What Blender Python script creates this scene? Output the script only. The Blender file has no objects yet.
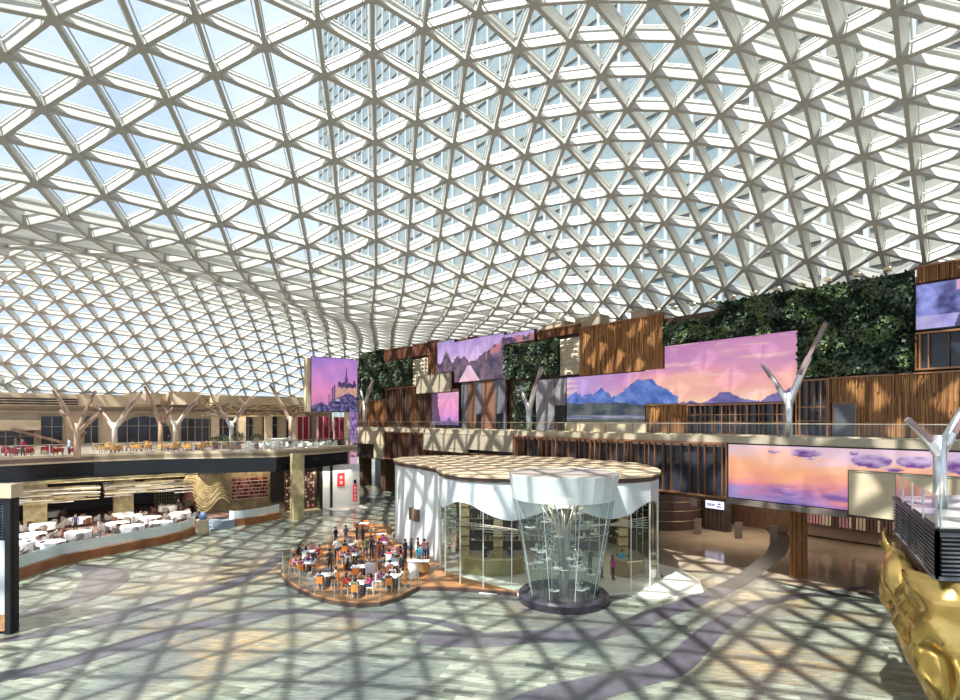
import bpy, math, random
from mathutils import Vector, Matrix, noise
R = math.radians
PI = math.pi
random.seed(7)
C = bpy.context.scene.collection
SC = bpy.context.scene

# ------------------------------------------------------------------ camera
cam = bpy.data.cameras.new('camera')
cam.sensor_width = 36.0
cam.lens = 21.0
cam.shift_y = 70.0 / 960.0
cam.clip_end = 900
co = bpy.data.objects.new('camera', cam)
C.objects.link(co)
co.location = (0, 0, 11)
co.rotation_euler = (R(90), 0, 0)
SC.camera = co

# ------------------------------------------------------------------ world, sun, exposure
SC.view_settings.view_transform = 'Standard'
SC.view_settings.look = 'None'
SC.view_settings.gamma = 1
SC.view_settings.use_curve_mapping = False
SC.view_settings.exposure = 0.40
w = bpy.data.worlds.new('sky')
SC.world = w
w.use_nodes = True
nt = w.node_tree
nt.nodes.clear()
wo = nt.nodes.new('ShaderNodeOutputWorld')
wb = nt.nodes.new('ShaderNodeBackground')
tc = nt.nodes.new('ShaderNodeTexCoord')
nz = nt.nodes.new('ShaderNodeTexNoise')
nz.inputs['Scale'].default_value = 2.2
nz.inputs['Detail'].default_value = 5
cr = nt.nodes.new('ShaderNodeValToRGB')
cr.color_ramp.elements[0].position = 0.40
cr.color_ramp.elements[0].color = (0.54, 0.67, 0.90, 1)
cr.color_ramp.elements[1].position = 0.62
cr.color_ramp.elements[1].color = (0.76, 0.86, 0.97, 1)
nt.links.new(tc.outputs['Generated'], nz.inputs['Vector'])
nt.links.new(nz.outputs['Fac'], cr.inputs['Fac'])
nt.links.new(cr.outputs['Color'], wb.inputs['Color'])
wb.inputs['Strength'].default_value = 0.95
nt.links.new(wb.outputs['Background'], wo.inputs['Surface'])

# hall frame: "s" runs along the right wall away from the camera, "p" runs across towards it
def W(x, p):      # x = -s
    return (.6045 * x + .7966 * p, -.7966 * x + .6045 * p)
def V(p, s):
    return (.7966 * p - .6045 * s, .6045 * p + .7966 * s)
ROT = R(-52.81)   # things facing the hall on the right wall: local x right, local y into the wall
ROT2 = R(37.19)   # things on the far side: local x = p, local y = s

sun = bpy.data.lights.new('sun', 'SUN')
sun.energy = 8.5
sun.angle = R(0.8)
sun.color = (1.0, 0.96, 0.88)
so = bpy.data.objects.new('sun', sun)
C.objects.link(so)
hx, hy = V(0.52, 0.15)
so.rotation_euler = Vector((hx, hy, -1.0)).to_track_quat('-Z', 'Y').to_euler()
so.location = (-20, -20, 60)

# added warm fill lights without fixtures: terrace levels, right soffit, pavilion and vitrine
for k, (x, y, z, e, sz) in enumerate([(-36, 52, 5.2, 520, 7), (-31, 57, 5.2, 520, 7), (-27, 66, 5.2, 420, 6), (-18.5, 70, 4.6, 300, 4), (-40, 44, 5.2, 420, 6),
                                      (-47, 72, 11.6, 260, 5), (-36, 84, 11.6, 260, 5), (24, 52, 4.9, 500, 7), (36, 42, 4.9, 500, 7), (-2, 72, 4.9, 300, 6), (0.5, 41, 6.7, 130, 3), (9.5, 41, 6.7, 130, 3), (5.1, 34.3, 6.2, 30, 1.2)]):
    al = bpy.data.lights.new('fill_light', 'AREA')
    al.shape = 'SQUARE'
    al.size = sz
    al.energy = e
    al.color = (1.0, 0.86, 0.68)
    ao = bpy.data.objects.new('fill_light', al)
    C.objects.link(ao)
    ao.location = (x, y, z)

# ------------------------------------------------------------------ materials
MATS = {}
def P(name, col, rough=0.6, metal=0.0, emi=None, es=1.0, var=None, scale=3.0, stretch=None, bump=0.0, spec=0.5, detail=3.0):
    if name in MATS: return MATS[name]
    m = bpy.data.materials.new(name)
    m.use_nodes = True
    t = m.node_tree
    b = t.nodes['Principled BSDF']
    b.inputs['Base Color'].default_value = (*col, 1)
    b.inputs['Roughness'].default_value = rough
    b.inputs['Metallic'].default_value = metal
    b.inputs['Specular IOR Level'].default_value = spec
    if var is not None or bump:
        g = t.nodes.new('ShaderNodeTexCoord')
        n = t.nodes.new('ShaderNodeTexNoise')
        n.inputs['Scale'].default_value = scale
        n.inputs['Detail'].default_value = detail
        src = g.outputs['Object']
        if stretch:
            mp = t.nodes.new('ShaderNodeMapping')
            mp.inputs['Scale'].default_value = stretch
            t.links.new(src, mp.inputs['Vector'])
            src = mp.outputs['Vector']
        t.links.new(src, n.inputs['Vector'])
        if var is not None:
            r = t.nodes.new('ShaderNodeValToRGB')
            r.color_ramp.elements[0].position = 0.35
            r.color_ramp.elements[0].color = (*col, 1)
            r.color_ramp.elements[1].position = 0.65
            r.color_ramp.elements[1].color = (*var, 1)
            t.links.new(n.outputs['Fac'], r.inputs['Fac'])
            t.links.new(r.outputs['Color'], b.inputs['Base Color'])
        if bump:
            bp = t.nodes.new('ShaderNodeBump')
            bp.inputs['Strength'].default_value = bump
            bp.inputs['Distance'].default_value = 0.05
            t.links.new(n.outputs['Fac'], bp.inputs['Height'])
            t.links.new(bp.outputs['Normal'], b.inputs['Normal'])
    if emi:
        b.inputs['Emission Color'].default_value = (*emi, 1)
        b.inputs['Emission Strength'].default_value = es
    MATS[name] = m
    return m

def glass(name, tint, gloss=0.12, rough=0.02, white=0.0):
    if name in MATS: return MATS[name]
    m = bpy.data.materials.new(name)
    m.use_nodes = True
    t = m.node_tree
    t.nodes.clear()
    o = t.nodes.new('ShaderNodeOutputMaterial')
    tr = t.nodes.new('ShaderNodeBsdfTransparent')
    tr.inputs['Color'].default_value = (*tint, 1)
    gl = t.nodes.new('ShaderNodeBsdfGlossy')
    gl.inputs['Roughness'].default_value = rough
    lw = t.nodes.new('ShaderNodeLayerWeight')
    lw.inputs['Blend'].default_value = 0.15
    ml = t.nodes.new('ShaderNodeMath')
    ml.operation = 'MULTIPLY_ADD'
    ml.inputs[1].default_value = 0.5
    ml.inputs[2].default_value = gloss
    ml.use_clamp = True
    mx = t.nodes.new('ShaderNodeMixShader')
    t.links.new(lw.outputs['Fresnel'], ml.inputs[0])
    t.links.new(ml.outputs[0], mx.inputs['Fac'])
    t.links.new(tr.outputs[0], mx.inputs[1])
    t.links.new(gl.outputs[0], mx.inputs[2])
    last = mx
    if white:
        df = t.nodes.new('ShaderNodeBsdfDiffuse')
        df.inputs['Color'].default_value = (0.86, 0.93, 0.93, 1)
        m2 = t.nodes.new('ShaderNodeMixShader')
        m2.inputs['Fac'].default_value = white
        t.links.new(mx.outputs[0], m2.inputs[1])
        t.links.new(df.outputs[0], m2.inputs[2])
        last = m2
    t.links.new(last.outputs[0], o.inputs['Surface'])
    MATS[name] = m
    return m

def screen_mat(name, es=0.66):
    m = bpy.data.materials.new(name)
    m.use_nodes = True
    t = m.node_tree
    b = t.nodes['Principled BSDF']
    a = t.nodes.new('ShaderNodeVertexColor')
    a.layer_name = 'picture'
    dk = t.nodes.new('ShaderNodeMixRGB'); dk.blend_type = 'MULTIPLY'; dk.inputs[0].default_value = 1; dk.inputs[2].default_value = (.16, .16, .16, 1)
    t.links.new(a.outputs['Color'], dk.inputs[1]); t.links.new(dk.outputs[0], b.inputs['Base Color'])
    t.links.new(a.outputs['Color'], b.inputs['Emission Color'])
    b.inputs['Emission Strength'].default_value = es
    b.inputs['Roughness'].default_value = 0.45
    return m

CREAM = P('cream_stone', (0.58, 0.46, 0.30), 0.55, var=(0.66, 0.55, 0.39), scale=0.8)
GOLDSTONE = P('gold_stone', (0.36, 0.28, 0.12), 0.35, var=(0.62, 0.52, 0.30), scale=1.6, detail=6)
SAND = P('sand_stone', (0.38, 0.32, 0.23), 0.7, var=(0.46, 0.39, 0.29), scale=2.0)
RELIEF = P('carved_stone', (0.42, 0.36, 0.27), 0.7, var=(0.50, 0.44, 0.34), scale=4.0)
WHITE = P('white_paint', (0.84, 0.83, 0.79), 0.5)
BEAM = P('roof_steel_white', (0.62, 0.605, 0.56), 0.45)
FRAME = P('glazing_bar', (0.62, 0.63, 0.60), 0.4)
SOFT = P('white_panel', (0.80, 0.85, 0.85), 0.35)
DARK = P('dark_cladding', (0.035, 0.028, 0.028), 0.4, var=(0.055, 0.045, 0.042), scale=1.5)
BLACK = P('black_metal', (0.018, 0.018, 0.022), 0.35, 0.3)
BROWN = P('brown_cladding', (0.10, 0.052, 0.032), 0.5, var=(0.15, 0.08, 0.05), scale=1.2, stretch=(3, 3, 0.5))
COPPER = P('copper_fin', (0.36, 0.17, 0.09), 0.35, 0.5)
DGLASS = P('dark_window_glass', (0.018, 0.022, 0.035), 0.12, 0.0, var=(0.035, 0.04, 0.06), scale=0.6)
BLACKG = P('black_gloss_glass', (0.02, 0.022, 0.03), 0.08)
T1 = P('timber_a', (0.30, 0.13, 0.04), 0.55, var=(0.46, 0.22, 0.075), scale=1.0, stretch=(6, 6, 0.6))
T2 = P('timber_b', (0.16, 0.062, 0.02), 0.55, var=(0.28, 0.12, 0.04), scale=1.0, stretch=(6, 6, 0.6))
T3 = P('timber_c', (0.42, 0.21, 0.075), 0.55, var=(0.25, 0.11, 0.04), scale=1.0, stretch=(6, 6, 0.6))
RT1 = P('red_timber_a', (0.14, 0.05, 0.028), 0.6, var=(0.20, 0.08, 0.04), scale=1.0, stretch=(6, 6, 0.6))
RT2 = P('red_timber_b', (0.10, 0.036, 0.02), 0.6, var=(0.15, 0.06, 0.03), scale=1.0, stretch=(6, 6, 0.6))
DECKW = P('deck_timber', (0.26, 0.115, 0.045), 0.4, var=(0.36, 0.18, 0.08), scale=1.5, stretch=(1, 8, 1))
DECKE = P('deck_edge', (0.09, 0.06, 0.05), 0.4)
RUST = P('rust_brown_base', (0.24, 0.085, 0.03), 0.3, var=(0.36, 0.14, 0.05), scale=0.6)
STEEL = P('brushed_steel', (0.72, 0.73, 0.75), 0.28, 0.85)
TRUNK = P('tree_column_timber', (0.40, 0.26, 0.17), 0.45, var=(0.52, 0.36, 0.25), scale=1, stretch=(4, 4, 0.5))
TRUNKP = P('tree_column_bark', (0.24, 0.14, 0.10), 0.5)
GOLD = P('polished_gold', (0.70, 0.47, 0.15), 0.24, 0.9)
CHAMP = P('champagne_metal', (0.72, 0.62, 0.42), 0.3, 0.8)
CLOTH = P('white_table_cloth', (0.82, 0.82, 0.84), 0.8)
ORANGE = P('orange_shell', (0.80, 0.26, 0.05), 0.45)
OCHRE = P('ochre_fabric', (0.62, 0.33, 0.08), 0.7)
RED = P('red_fabric', (0.30, 0.03, 0.04), 0.7)
MAROON = P('maroon_curtain', (0.30, 0.015, 0.04), 0.7, var=(0.42, 0.03, 0.06), scale=2, stretch=(3, 3, .3))
PINKC = P('pale_curtain', (0.70, 0.55, 0.52), 0.7)
WOODC = P('chair_walnut', (0.13, 0.06, 0.035), 0.5)
GREYC = P('grey_wicker', (0.28, 0.26, 0.25), 0.7)
LEGM = P('pale_leg', (0.68, 0.64, 0.58), 0.4)
L1 = P('leaf_dark', (0.010, 0.022, 0.012), 0.5)
L2 = P('leaf_mid', (0.026, 0.055, 0.026), 0.5)
L3 = P('leaf_light', (0.13, 0.19, 0.06), 0.5)
L4 = P('leaf_grey', (0.12, 0.16, 0.11), 0.5)
SOIL = P('planting_felt', (0.008, 0.016, 0.008), 0.9)
SKIN = P('skin', (0.58, 0.36, 0.26), 0.6)
HAIR = P('dark_hair', (0.02, 0.014, 0.012), 0.5)
LAMPW = P('lit_sign_face', (0.8, 0.85, 1.0), 0.5, emi=(0.55, 0.62, 0.95), es=0.7)
LAMPB = P('sign_mark', (0.08, 0.09, 0.35), 0.5)
WARML = P('warm_lamp', (1, 0.9, 0.7), 0.5, emi=(1, 0.85, 0.6), es=5)
REDS = P('red_sign', (0.62, 0.02, 0.04), 0.4, emi=(0.6, 0.02, 0.04), es=0.3)
GLRAIL = glass('rail_glass', (0.95, 0.98, 0.97), 0.02)
GLROOF = glass('roof_glass', (0.90, 0.95, 0.97), 0.04)
GLPAV = glass('pavilion_glass', (0.93, 0.97, 0.96), 0.015)
GLCASE = glass('case_glass', (0.86, 0.93, 0.92), 0.05, white=0.05)
GLFROST = glass('frosted_glass', (0.9, 0.95, 0.95), 0.05, 0.3, white=0.72)
GLGUARD = glass('guard_glass', (0.8, 0.9, 0.9), 0.06, 0.1, white=0.55)

def floor_material():
    m = bpy.data.materials.new('floor_stone')
    m.use_nodes = True
    t = m.node_tree
    b = t.nodes['Principled BSDF']
    g = t.nodes.new('ShaderNodeTexCoord')
    mp = t.nodes.new('ShaderNodeMapping')
    mp.inputs['Rotation'].default_value = (0, 0, R(18))
    t.links.new(g.outputs['Object'], mp.inputs['Vector'])
    n1 = t.nodes.new('ShaderNodeTexNoise'); n1.inputs['Scale'].default_value = 0.09; n1.inputs['Detail'].default_value = 3
    n2 = t.nodes.new('ShaderNodeTexNoise'); n2.inputs['Scale'].default_value = 0.16; n2.inputs['Detail'].default_value = 3
    m2 = t.nodes.new('ShaderNodeMapping'); m2.inputs['Location'].default_value = (30, 11, 4)
    t.links.new(g.outputs['Object'], m2.inputs['Vector'])
    t.links.new(m2.outputs[0], n2.inputs['Vector'])
    t.links.new(g.outputs['Object'], n1.inputs['Vector'])
    br = t.nodes.new('ShaderNodeTexBrick')
    br.inputs['Scale'].default_value = 1.0
    br.inputs['Mortar Size'].default_value = 0.012
    br.inputs['Brick Width'].default_value = 1.3
    br.inputs['Row Height'].default_value = 0.42
    br.inputs['Color1'].default_value = (0.11, 0.125, 0.10, 1)
    br.inputs['Color2'].default_value = (0.30, 0.32, 0.255, 1)
    br.inputs['Mortar'].default_value = (0.15, 0.16, 0.13, 1)
    t.links.new(mp.outputs[0], br.inputs['Vector'])
    b2 = t.nodes.new('ShaderNodeTexBrick')
    b2.inputs['Scale'].default_value = 1.0
    b2.inputs['Mortar Size'].default_value = 0.012
    b2.inputs['Brick Width'].default_value = 1.3
    b2.inputs['Row Height'].default_value = 0.42
    b2.inputs['Color1'].default_value = (0.36, 0.26, 0.14, 1)
    b2.inputs['Color2'].default_value = (0.16, 0.15, 0.12, 1)
    b2.inputs['Mortar'].default_value = (0.15, 0.16, 0.13, 1)
    t.links.new(mp.outputs[0], b2.inputs['Vector'])
    r1 = t.nodes.new('ShaderNodeValToRGB')
    r1.color_ramp.elements[0].position = 0.50; r1.color_ramp.elements[1].position = 0.62
    t.links.new(n1.outputs['Fac'], r1.inputs['Fac'])
    mx = t.nodes.new('ShaderNodeMixRGB')
    t.links.new(r1.outputs[0], mx.inputs[0]); t.links.new(br.outputs[0], mx.inputs[1]); t.links.new(b2.outputs[0], mx.inputs[2])
    r2 = t.nodes.new('ShaderNodeValToRGB')
    r2.color_ramp.elements[0].position = 0.46; r2.color_ramp.elements[1].position = 0.60
    r2.color_ramp.elements[0].color = (0, 0, 0, 1); r2.color_ramp.elements[1].color = (0.75, 0.75, 0.75, 1)
    t.links.new(n2.outputs['Fac'], r2.inputs['Fac'])
    mx2 = t.nodes.new('ShaderNodeMixRGB')
    mx2.inputs[2].default_value = (0.09, 0.105, 0.11, 1)
    t.links.new(r2.outputs[0], mx2.inputs[0]); t.links.new(mx.outputs[0], mx2.inputs[1])
    n3 = t.nodes.new('ShaderNodeTexNoise'); n3.inputs['Scale'].default_value = 2.2; n3.inputs['Detail'].default_value = 5
    mp3 = t.nodes.new('ShaderNodeMapping'); mp3.inputs['Rotation'].default_value = (0, 0, R(18)); mp3.inputs['Scale'].default_value = (0.6, 3, 1)
    t.links.new(g.outputs['Object'], mp3.inputs['Vector']); t.links.new(mp3.outputs[0], n3.inputs['Vector'])
    hs = t.nodes.new('ShaderNodeMixRGB'); hs.blend_type = 'OVERLAY'; hs.inputs[0].default_value = 0.8
    t.links.new(mx2.outputs[0], hs.inputs[1]); t.links.new(n3.outputs['Fac'], hs.inputs[2])
    t.links.new(hs.outputs[0], b.inputs['Base Color'])
    b.inputs['Roughness'].default_value = 0.22
    bp = t.nodes.new('ShaderNodeBump'); bp.inputs['Strength'].default_value = 0.25; bp.inputs['Distance'].default_value = 0.05
    t.links.new(n3.outputs['Fac'], bp.inputs['Height']); t.links.new(bp.outputs[0], b.inputs['Normal'])
    return m
FLOORM = floor_material()
BEIGE = P('beige_marble_floor', (0.34, 0.26, 0.19), 0.1, var=(0.40, 0.32, 0.24), scale=0.5)
BANDM = P('purple_grey_stone', (0.062, 0.056, 0.072), 0.3, var=(0.10, 0.094, 0.112), scale=1.2, detail=5)
BANDK = P('black_stone', (0.02, 0.019, 0.021), 0.3)
TERR = P('terrace_floor', (0.40, 0.30, 0.24), 0.4)

# ------------------------------------------------------------------ mesh helpers
class MB:
    def __init__(s): s.v = []; s.f = []; s.m = []; s.k = 0
    def mat(s, k): s.k = k; return s
    def add(s, vs, fs):
        o = len(s.v); s.v.extend([tuple(q) for q in vs])
        for f in fs: s.f.append([o + i for i in f]); s.m.append(s.k)
        return s
    def box(s, x0, x1, y0, y1, z0, z1):
        return s.add([(x0, y0, z0), (x1, y0, z0), (x1, y1, z0), (x0, y1, z0), (x0, y0, z1), (x1, y0, z1), (x1, y1, z1), (x0, y1, z1)],
                     [(0, 3, 2, 1), (4, 5, 6, 7), (0, 1, 5, 4), (1, 2, 6, 5), (2, 3, 7, 6), (3, 0, 4, 7)])
    def bar(s, a, b, wdt, h=None, up=(0, 0, 1)):
        a = Vector(a); b = Vector(b); d = (b - a).normalized(); up = Vector(up)
        if abs(d.dot(up)) > 0.99: up = Vector((1, 0, 0))
        r = d.cross(up).normalized(); u = r.cross(d); h = h or wdt
        q = [(-1, -1), (1, -1), (1, 1), (-1, 1)]
        vs = [a + r * (i * wdt / 2) + u * (j * h / 2) for i, j in q] + [b + r * (i * wdt / 2) + u * (j * h / 2) for i, j in q]
        return s.add(vs, [(0, 3, 2, 1), (4, 5, 6, 7), (0, 1, 5, 4), (1, 2, 6, 5), (2, 3, 7, 6), (3, 0, 4, 7)])
    def tube(s, pts, rad, n=8, closed=True):
        pts = [Vector(p) for p in pts]
        if not isinstance(rad, (list, tuple)): rad = [rad] * len(pts)
        vs = []; fs = []
        for i, p in enumerate(pts):
            d = (pts[min(i + 1, len(pts) - 1)] - pts[max(i - 1, 0)]).normalized()
            ref = Vector((0, 0, 1)) if abs(d.z) < 0.9 else Vector((1, 0, 0))
            r = d.cross(ref).normalized(); u = r.cross(d)
            for k in range(n):
                a = 2 * PI * k / n; vs.append(p + r * (math.cos(a) * rad[i]) + u * (math.sin(a) * rad[i]))
        for i in range(len(pts) - 1):
            for k in range(n):
                k2 = (k + 1) % n; fs.append((i * n + k, i * n + k2, (i + 1) * n + k2, (i + 1) * n + k))
        if closed:
            fs.append(tuple(range(n))[::-1]); fs.append(tuple((len(pts) - 1) * n + k for k in range(n)))
        return s.add(vs, fs)
    def lathe(s, prof, n=20, cx=0, cy=0, cap=True):
        vs = []; fs = []
        for r, z in prof:
            for k in range(n):
                a = 2 * PI * k / n; vs.append((cx + r * math.cos(a), cy + r * math.sin(a), z))
        for i in range(len(prof) - 1):
            for k in range(n):
                k2 = (k + 1) % n; fs.append((i * n + k, i * n + k2, (i + 1) * n + k2, (i + 1) * n + k))
        if cap:
            fs.append(tuple(range(n))[::-1]); fs.append(tuple((len(prof) - 1) * n + k for k in range(n)))
        return s.add(vs, fs)
    def prism(s, poly, z0, z1, side=True):
        n = len(poly)
        a = sum(poly[i][0] * poly[(i + 1) % n][1] - poly[(i + 1) % n][0] * poly[i][1] for i in range(n))
        if a < 0: poly = poly[::-1]
        vs = [(x, y, z0) for x, y in poly] + [(x, y, z1) for x, y in poly]
        fs = [tuple(range(n))[::-1], tuple(range(n, 2 * n))]
        if side: fs += [(i, (i + 1) % n, n + (i + 1) % n, n + i) for i in range(n)]
        return s.add(vs, fs)
    def ribbon(s, line, z0, z1, th):     # an upright wall of thickness th following a plan line
        n = len(line); L = []
        for i, (x, y) in enumerate(line):
            a = Vector(line[max(i - 1, 0)]); b = Vector(line[min(i + 1, n - 1)]); d = (b - a).normalized()
            L.append((x - d.y * th, y + d.x * th))
        vs = [];
        zz0 = z0 if isinstance(z0, list) else [z0] * n; zz1 = z1 if isinstance(z1, list) else [z1] * n
        for i in range(n): vs += [(line[i][0], line[i][1], zz0[i]), (line[i][0], line[i][1], zz1[i]), (L[i][0], L[i][1], zz1[i]), (L[i][0], L[i][1], zz0[i])]
        fs = [(0, 1, 2, 3), tuple(4 * (n - 1) + k for k in (3, 2, 1, 0))]
        for i in range(n - 1):
            a = 4 * i; b = a + 4
            for k in range(4): fs.append((a + k, b + k, b + (k + 1) % 4, a + (k + 1) % 4))
        return s.add(vs, fs)
    def build(s, name, mats, parent=None, loc=(0, 0, 0), rot=0.0, smooth=False):
        me = bpy.data.meshes.new(name)
        me.from_pydata(s.v, [], s.f)
        if not isinstance(mats, (list, tuple)): mats = [mats]
        for m in mats: me.materials.append(m)
        me.polygons.foreach_set('material_index', s.m)
        if smooth: me.polygons.foreach_set('use_smooth', [True] * len(s.f))
        me.update()
        o = bpy.data.objects.new(name, me)
        C.objects.link(o)
        if parent: o.parent = parent
        else: o.location = loc; o.rotation_euler = (0, 0, rot)
        return o

def tag(o, label, cat, group=None, kind=None):
    if label: o['label'] = label
    if cat: o['category'] = cat
    if group: o['group'] = group
    if kind: o['kind'] = kind
    return o
def struct(o, label=None, cat=None):
    o['kind'] = 'structure'
    if label: o['label'] = label
    if cat: o['category'] = cat
    return o
def thing(name, label, cat, loc=(0, 0, 0), rot=0.0, group=None):
    o = bpy.data.objects.new(name, None)
    o.empty_display_size = 0.2
    C.objects.link(o); o.location = loc; o.rotation_euler = (0, 0, rot)
    return tag(o, label, cat, group)
def copy_thing(root, loc, rot, label=None, group=None):
    kids = {}
    r = root.copy(); C.objects.link(r); r.location = loc; r.rotation_euler = (0, 0, rot)
    if label: r['label'] = label
    if group: r['group'] = group
    def rec(a, b):
        for ch in CH.get(a.name, []):
            c = ch.copy(); C.objects.link(c); c.parent = b; kids[ch.name] = c; rec(ch, c)
    rec(root, r)
    return r, kids
CH = {}
def note(root):                         # remember a prototype's tree
    def rec(o):
        CH[o.name] = list(o.children)
        for c in o.children: rec(c)
    bpy.context.view_layer.update(); rec(root)

def grid_picture(name, x0, x1, z0, z1, fn, mat, parent, y=0.0, ax=0.0, az=0.0, res=0.1):
    nx = max(2, int((x1 - x0) / res)); nzz = max(2, int((z1 - z0) / res))
    vs = []; cols = []
    for j in range(nzz + 1):
        for i in range(nx + 1):
            x = x0 + (x1 - x0) * i / nx; z = z0 + (z1 - z0) * j / nzz
            vs.append((x, y, z)); cols.extend((*fn(x + ax, z + az), 1.0))
    fs = [(j * (nx + 1) + i, j * (nx + 1) + i + 1, (j + 1) * (nx + 1) + i + 1, (j + 1) * (nx + 1) + i) for j in range(nzz) for i in range(nx)]
    me = bpy.data.meshes.new(name); me.from_pydata(vs, [], fs)
    at = me.color_attributes.new('picture', 'FLOAT_COLOR', 'POINT'); at.data.foreach_set('color', cols)
    me.materials.append(mat)
    o = bpy.data.objects.new(name, me); C.objects.link(o); o.parent = parent
    return o
def fbm(x, y, s=0.0, o=4):
    return noise.fractal(Vector((x, y, s)), 0.9, 2.0, o)
def lerp(a, b, t):
    t = max(0.0, min(1.0, t)); return tuple(a[i] + (b[i] - a[i]) * t for i in range(3))
def ramp(stops, t):
    if t <= stops[0][0]: return stops[0][1]
    for (a, ca), (b, cb) in zip(stops, stops[1:]):
        if t <= b: return lerp(ca, cb, (t - a) / (b - a))
    return stops[-1][1]

# ------------------------------------------------------------------ floor
fl = MB().box(-140, 140, -40, 160, -0.3, 0).build('floor', FLOORM)
struct(fl)
def band(name, pts, wd, mat, z=0.012, sub=6):
    P3 = []
    n = len(pts)
    for i in range(n - 1):
        p0 = Vector(pts[max(i - 1, 0)]); p1 = Vector(pts[i]); p2 = Vector(pts[i + 1]); p3 = Vector(pts[min(i + 2, n - 1)])
        for k in range(sub):
            t = k / sub
            P3.append(0.5 * ((2 * p1) + (p2 - p0) * t + (2 * p0 - 5 * p1 + 4 * p2 - p3) * t * t + (3 * p1 - p0 - 3 * p2 + p3) * t ** 3))
    P3.append(Vector(pts[-1]))
    m = len(P3); vs = []
    for i, p in enumerate(P3):
        d = (P3[min(i + 1, m - 1)] - P3[max(i - 1, 0)]).normalized(); nn = Vector((-d.y, d.x))
        f = i / (m - 1) * (len(wd) - 1); a = int(min(f, len(wd) - 2)); ww = wd[a] + (wd[a + 1] - wd[a]) * (f - a)
        vs += [(*(p + nn * ww / 2), z), (*(p - nn * ww / 2), z)]
    fs = [(2 * i, 2 * i + 1, 2 * i + 3, 2 * i + 2) for i in range(m - 1)]
    o = MB().add(vs, fs).build(name, mat)
    return struct(o)
bg = MB().prism([(12.0, 40.3), (15.9, 40.5), (18.8, 39.5), (21.0, 37.2), (24.0, 35.4), (28.4, 34.0), (34, 30), (60, 12), (95, 30), (60, 75), (0, 110), (-10, 84), (2, 62), (10, 52)], 0.0, 0.008)
struct(bg.build('trim_1', BEIGE))
band('trim_2', [(1.0, 20.0), (2.5, 21.8), (5.9, 23.6), (8.5, 24.9), (10.6, 27.4), (13.2, 30.5), (17.0, 33.7), (22.0, 35.6), (25.7, 36.9)], [2.4, 2.0, 1.5, 1.3, 1.0, .7, .4], BANDM)
band('trim_3', [(-3, 28.4), (0, 28.0), (2.3, 28.4), (6.4, 29.0), (9.9, 31.6), (12.9, 33.9), (16, 36.6)], [2.0, 1.8, 1.5, 1.4, 1.4], BANDM, 0.013)
band('trim_4', [(16, 36.6), (18.6, 39.2), (21.8, 43), (25.2, 47.4), (29.2, 55), (30, 63), (28, 72)], [1.3, 1.3, 1.5, 1.7, 1.6], BANDK, 0.016)
band('trim_5', [(-25, 27.3), (-23.9, 27.9), (-22.0, 29.0), (-20.2, 31.2), (-18.6, 34.2), (-16.8, 37.3), (-16.0, 41.1), (-16.5, 47.4)], [0.5, .8, 1.3, 1.3, .9], BANDM, 0.013)
band('trim_6', [(-22, 23.4), (-20.5, 24.0), (-18.6, 25.4), (-17.1, 27.6), (-15.1, 30.0), (-11.1, 32.2), (-7.9, 31.6), (-2.9, 30.8), (0, 28.6)], [1.2, 1.2, 1.4, .9, .6, .8], BANDM, 0.012)
band('trim_7', [(-26.8, 29.4), (-25.8, 31.4), (-24.8, 33.3), (-24.8, 36.0), (-26.3, 39.4), (-28.8, 41.6), (-30.5, 41.9)], [.4, .8, 1.6, 3.0, 2.0, .8], BANDM, 0.012)
band('trim_8', [(26.0, 31.0), (24.5, 33.6), (21.2, 36.6), (19.0, 39.6), (15.9, 40.6), (12.0, 40.4)], [.5, .3, .12], BANDK, 0.018)
band('trim_9', [(24.0, 35.6), (28.4, 34.0), (34, 30)], [.5, .7], BANDK, 0.02)

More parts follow.
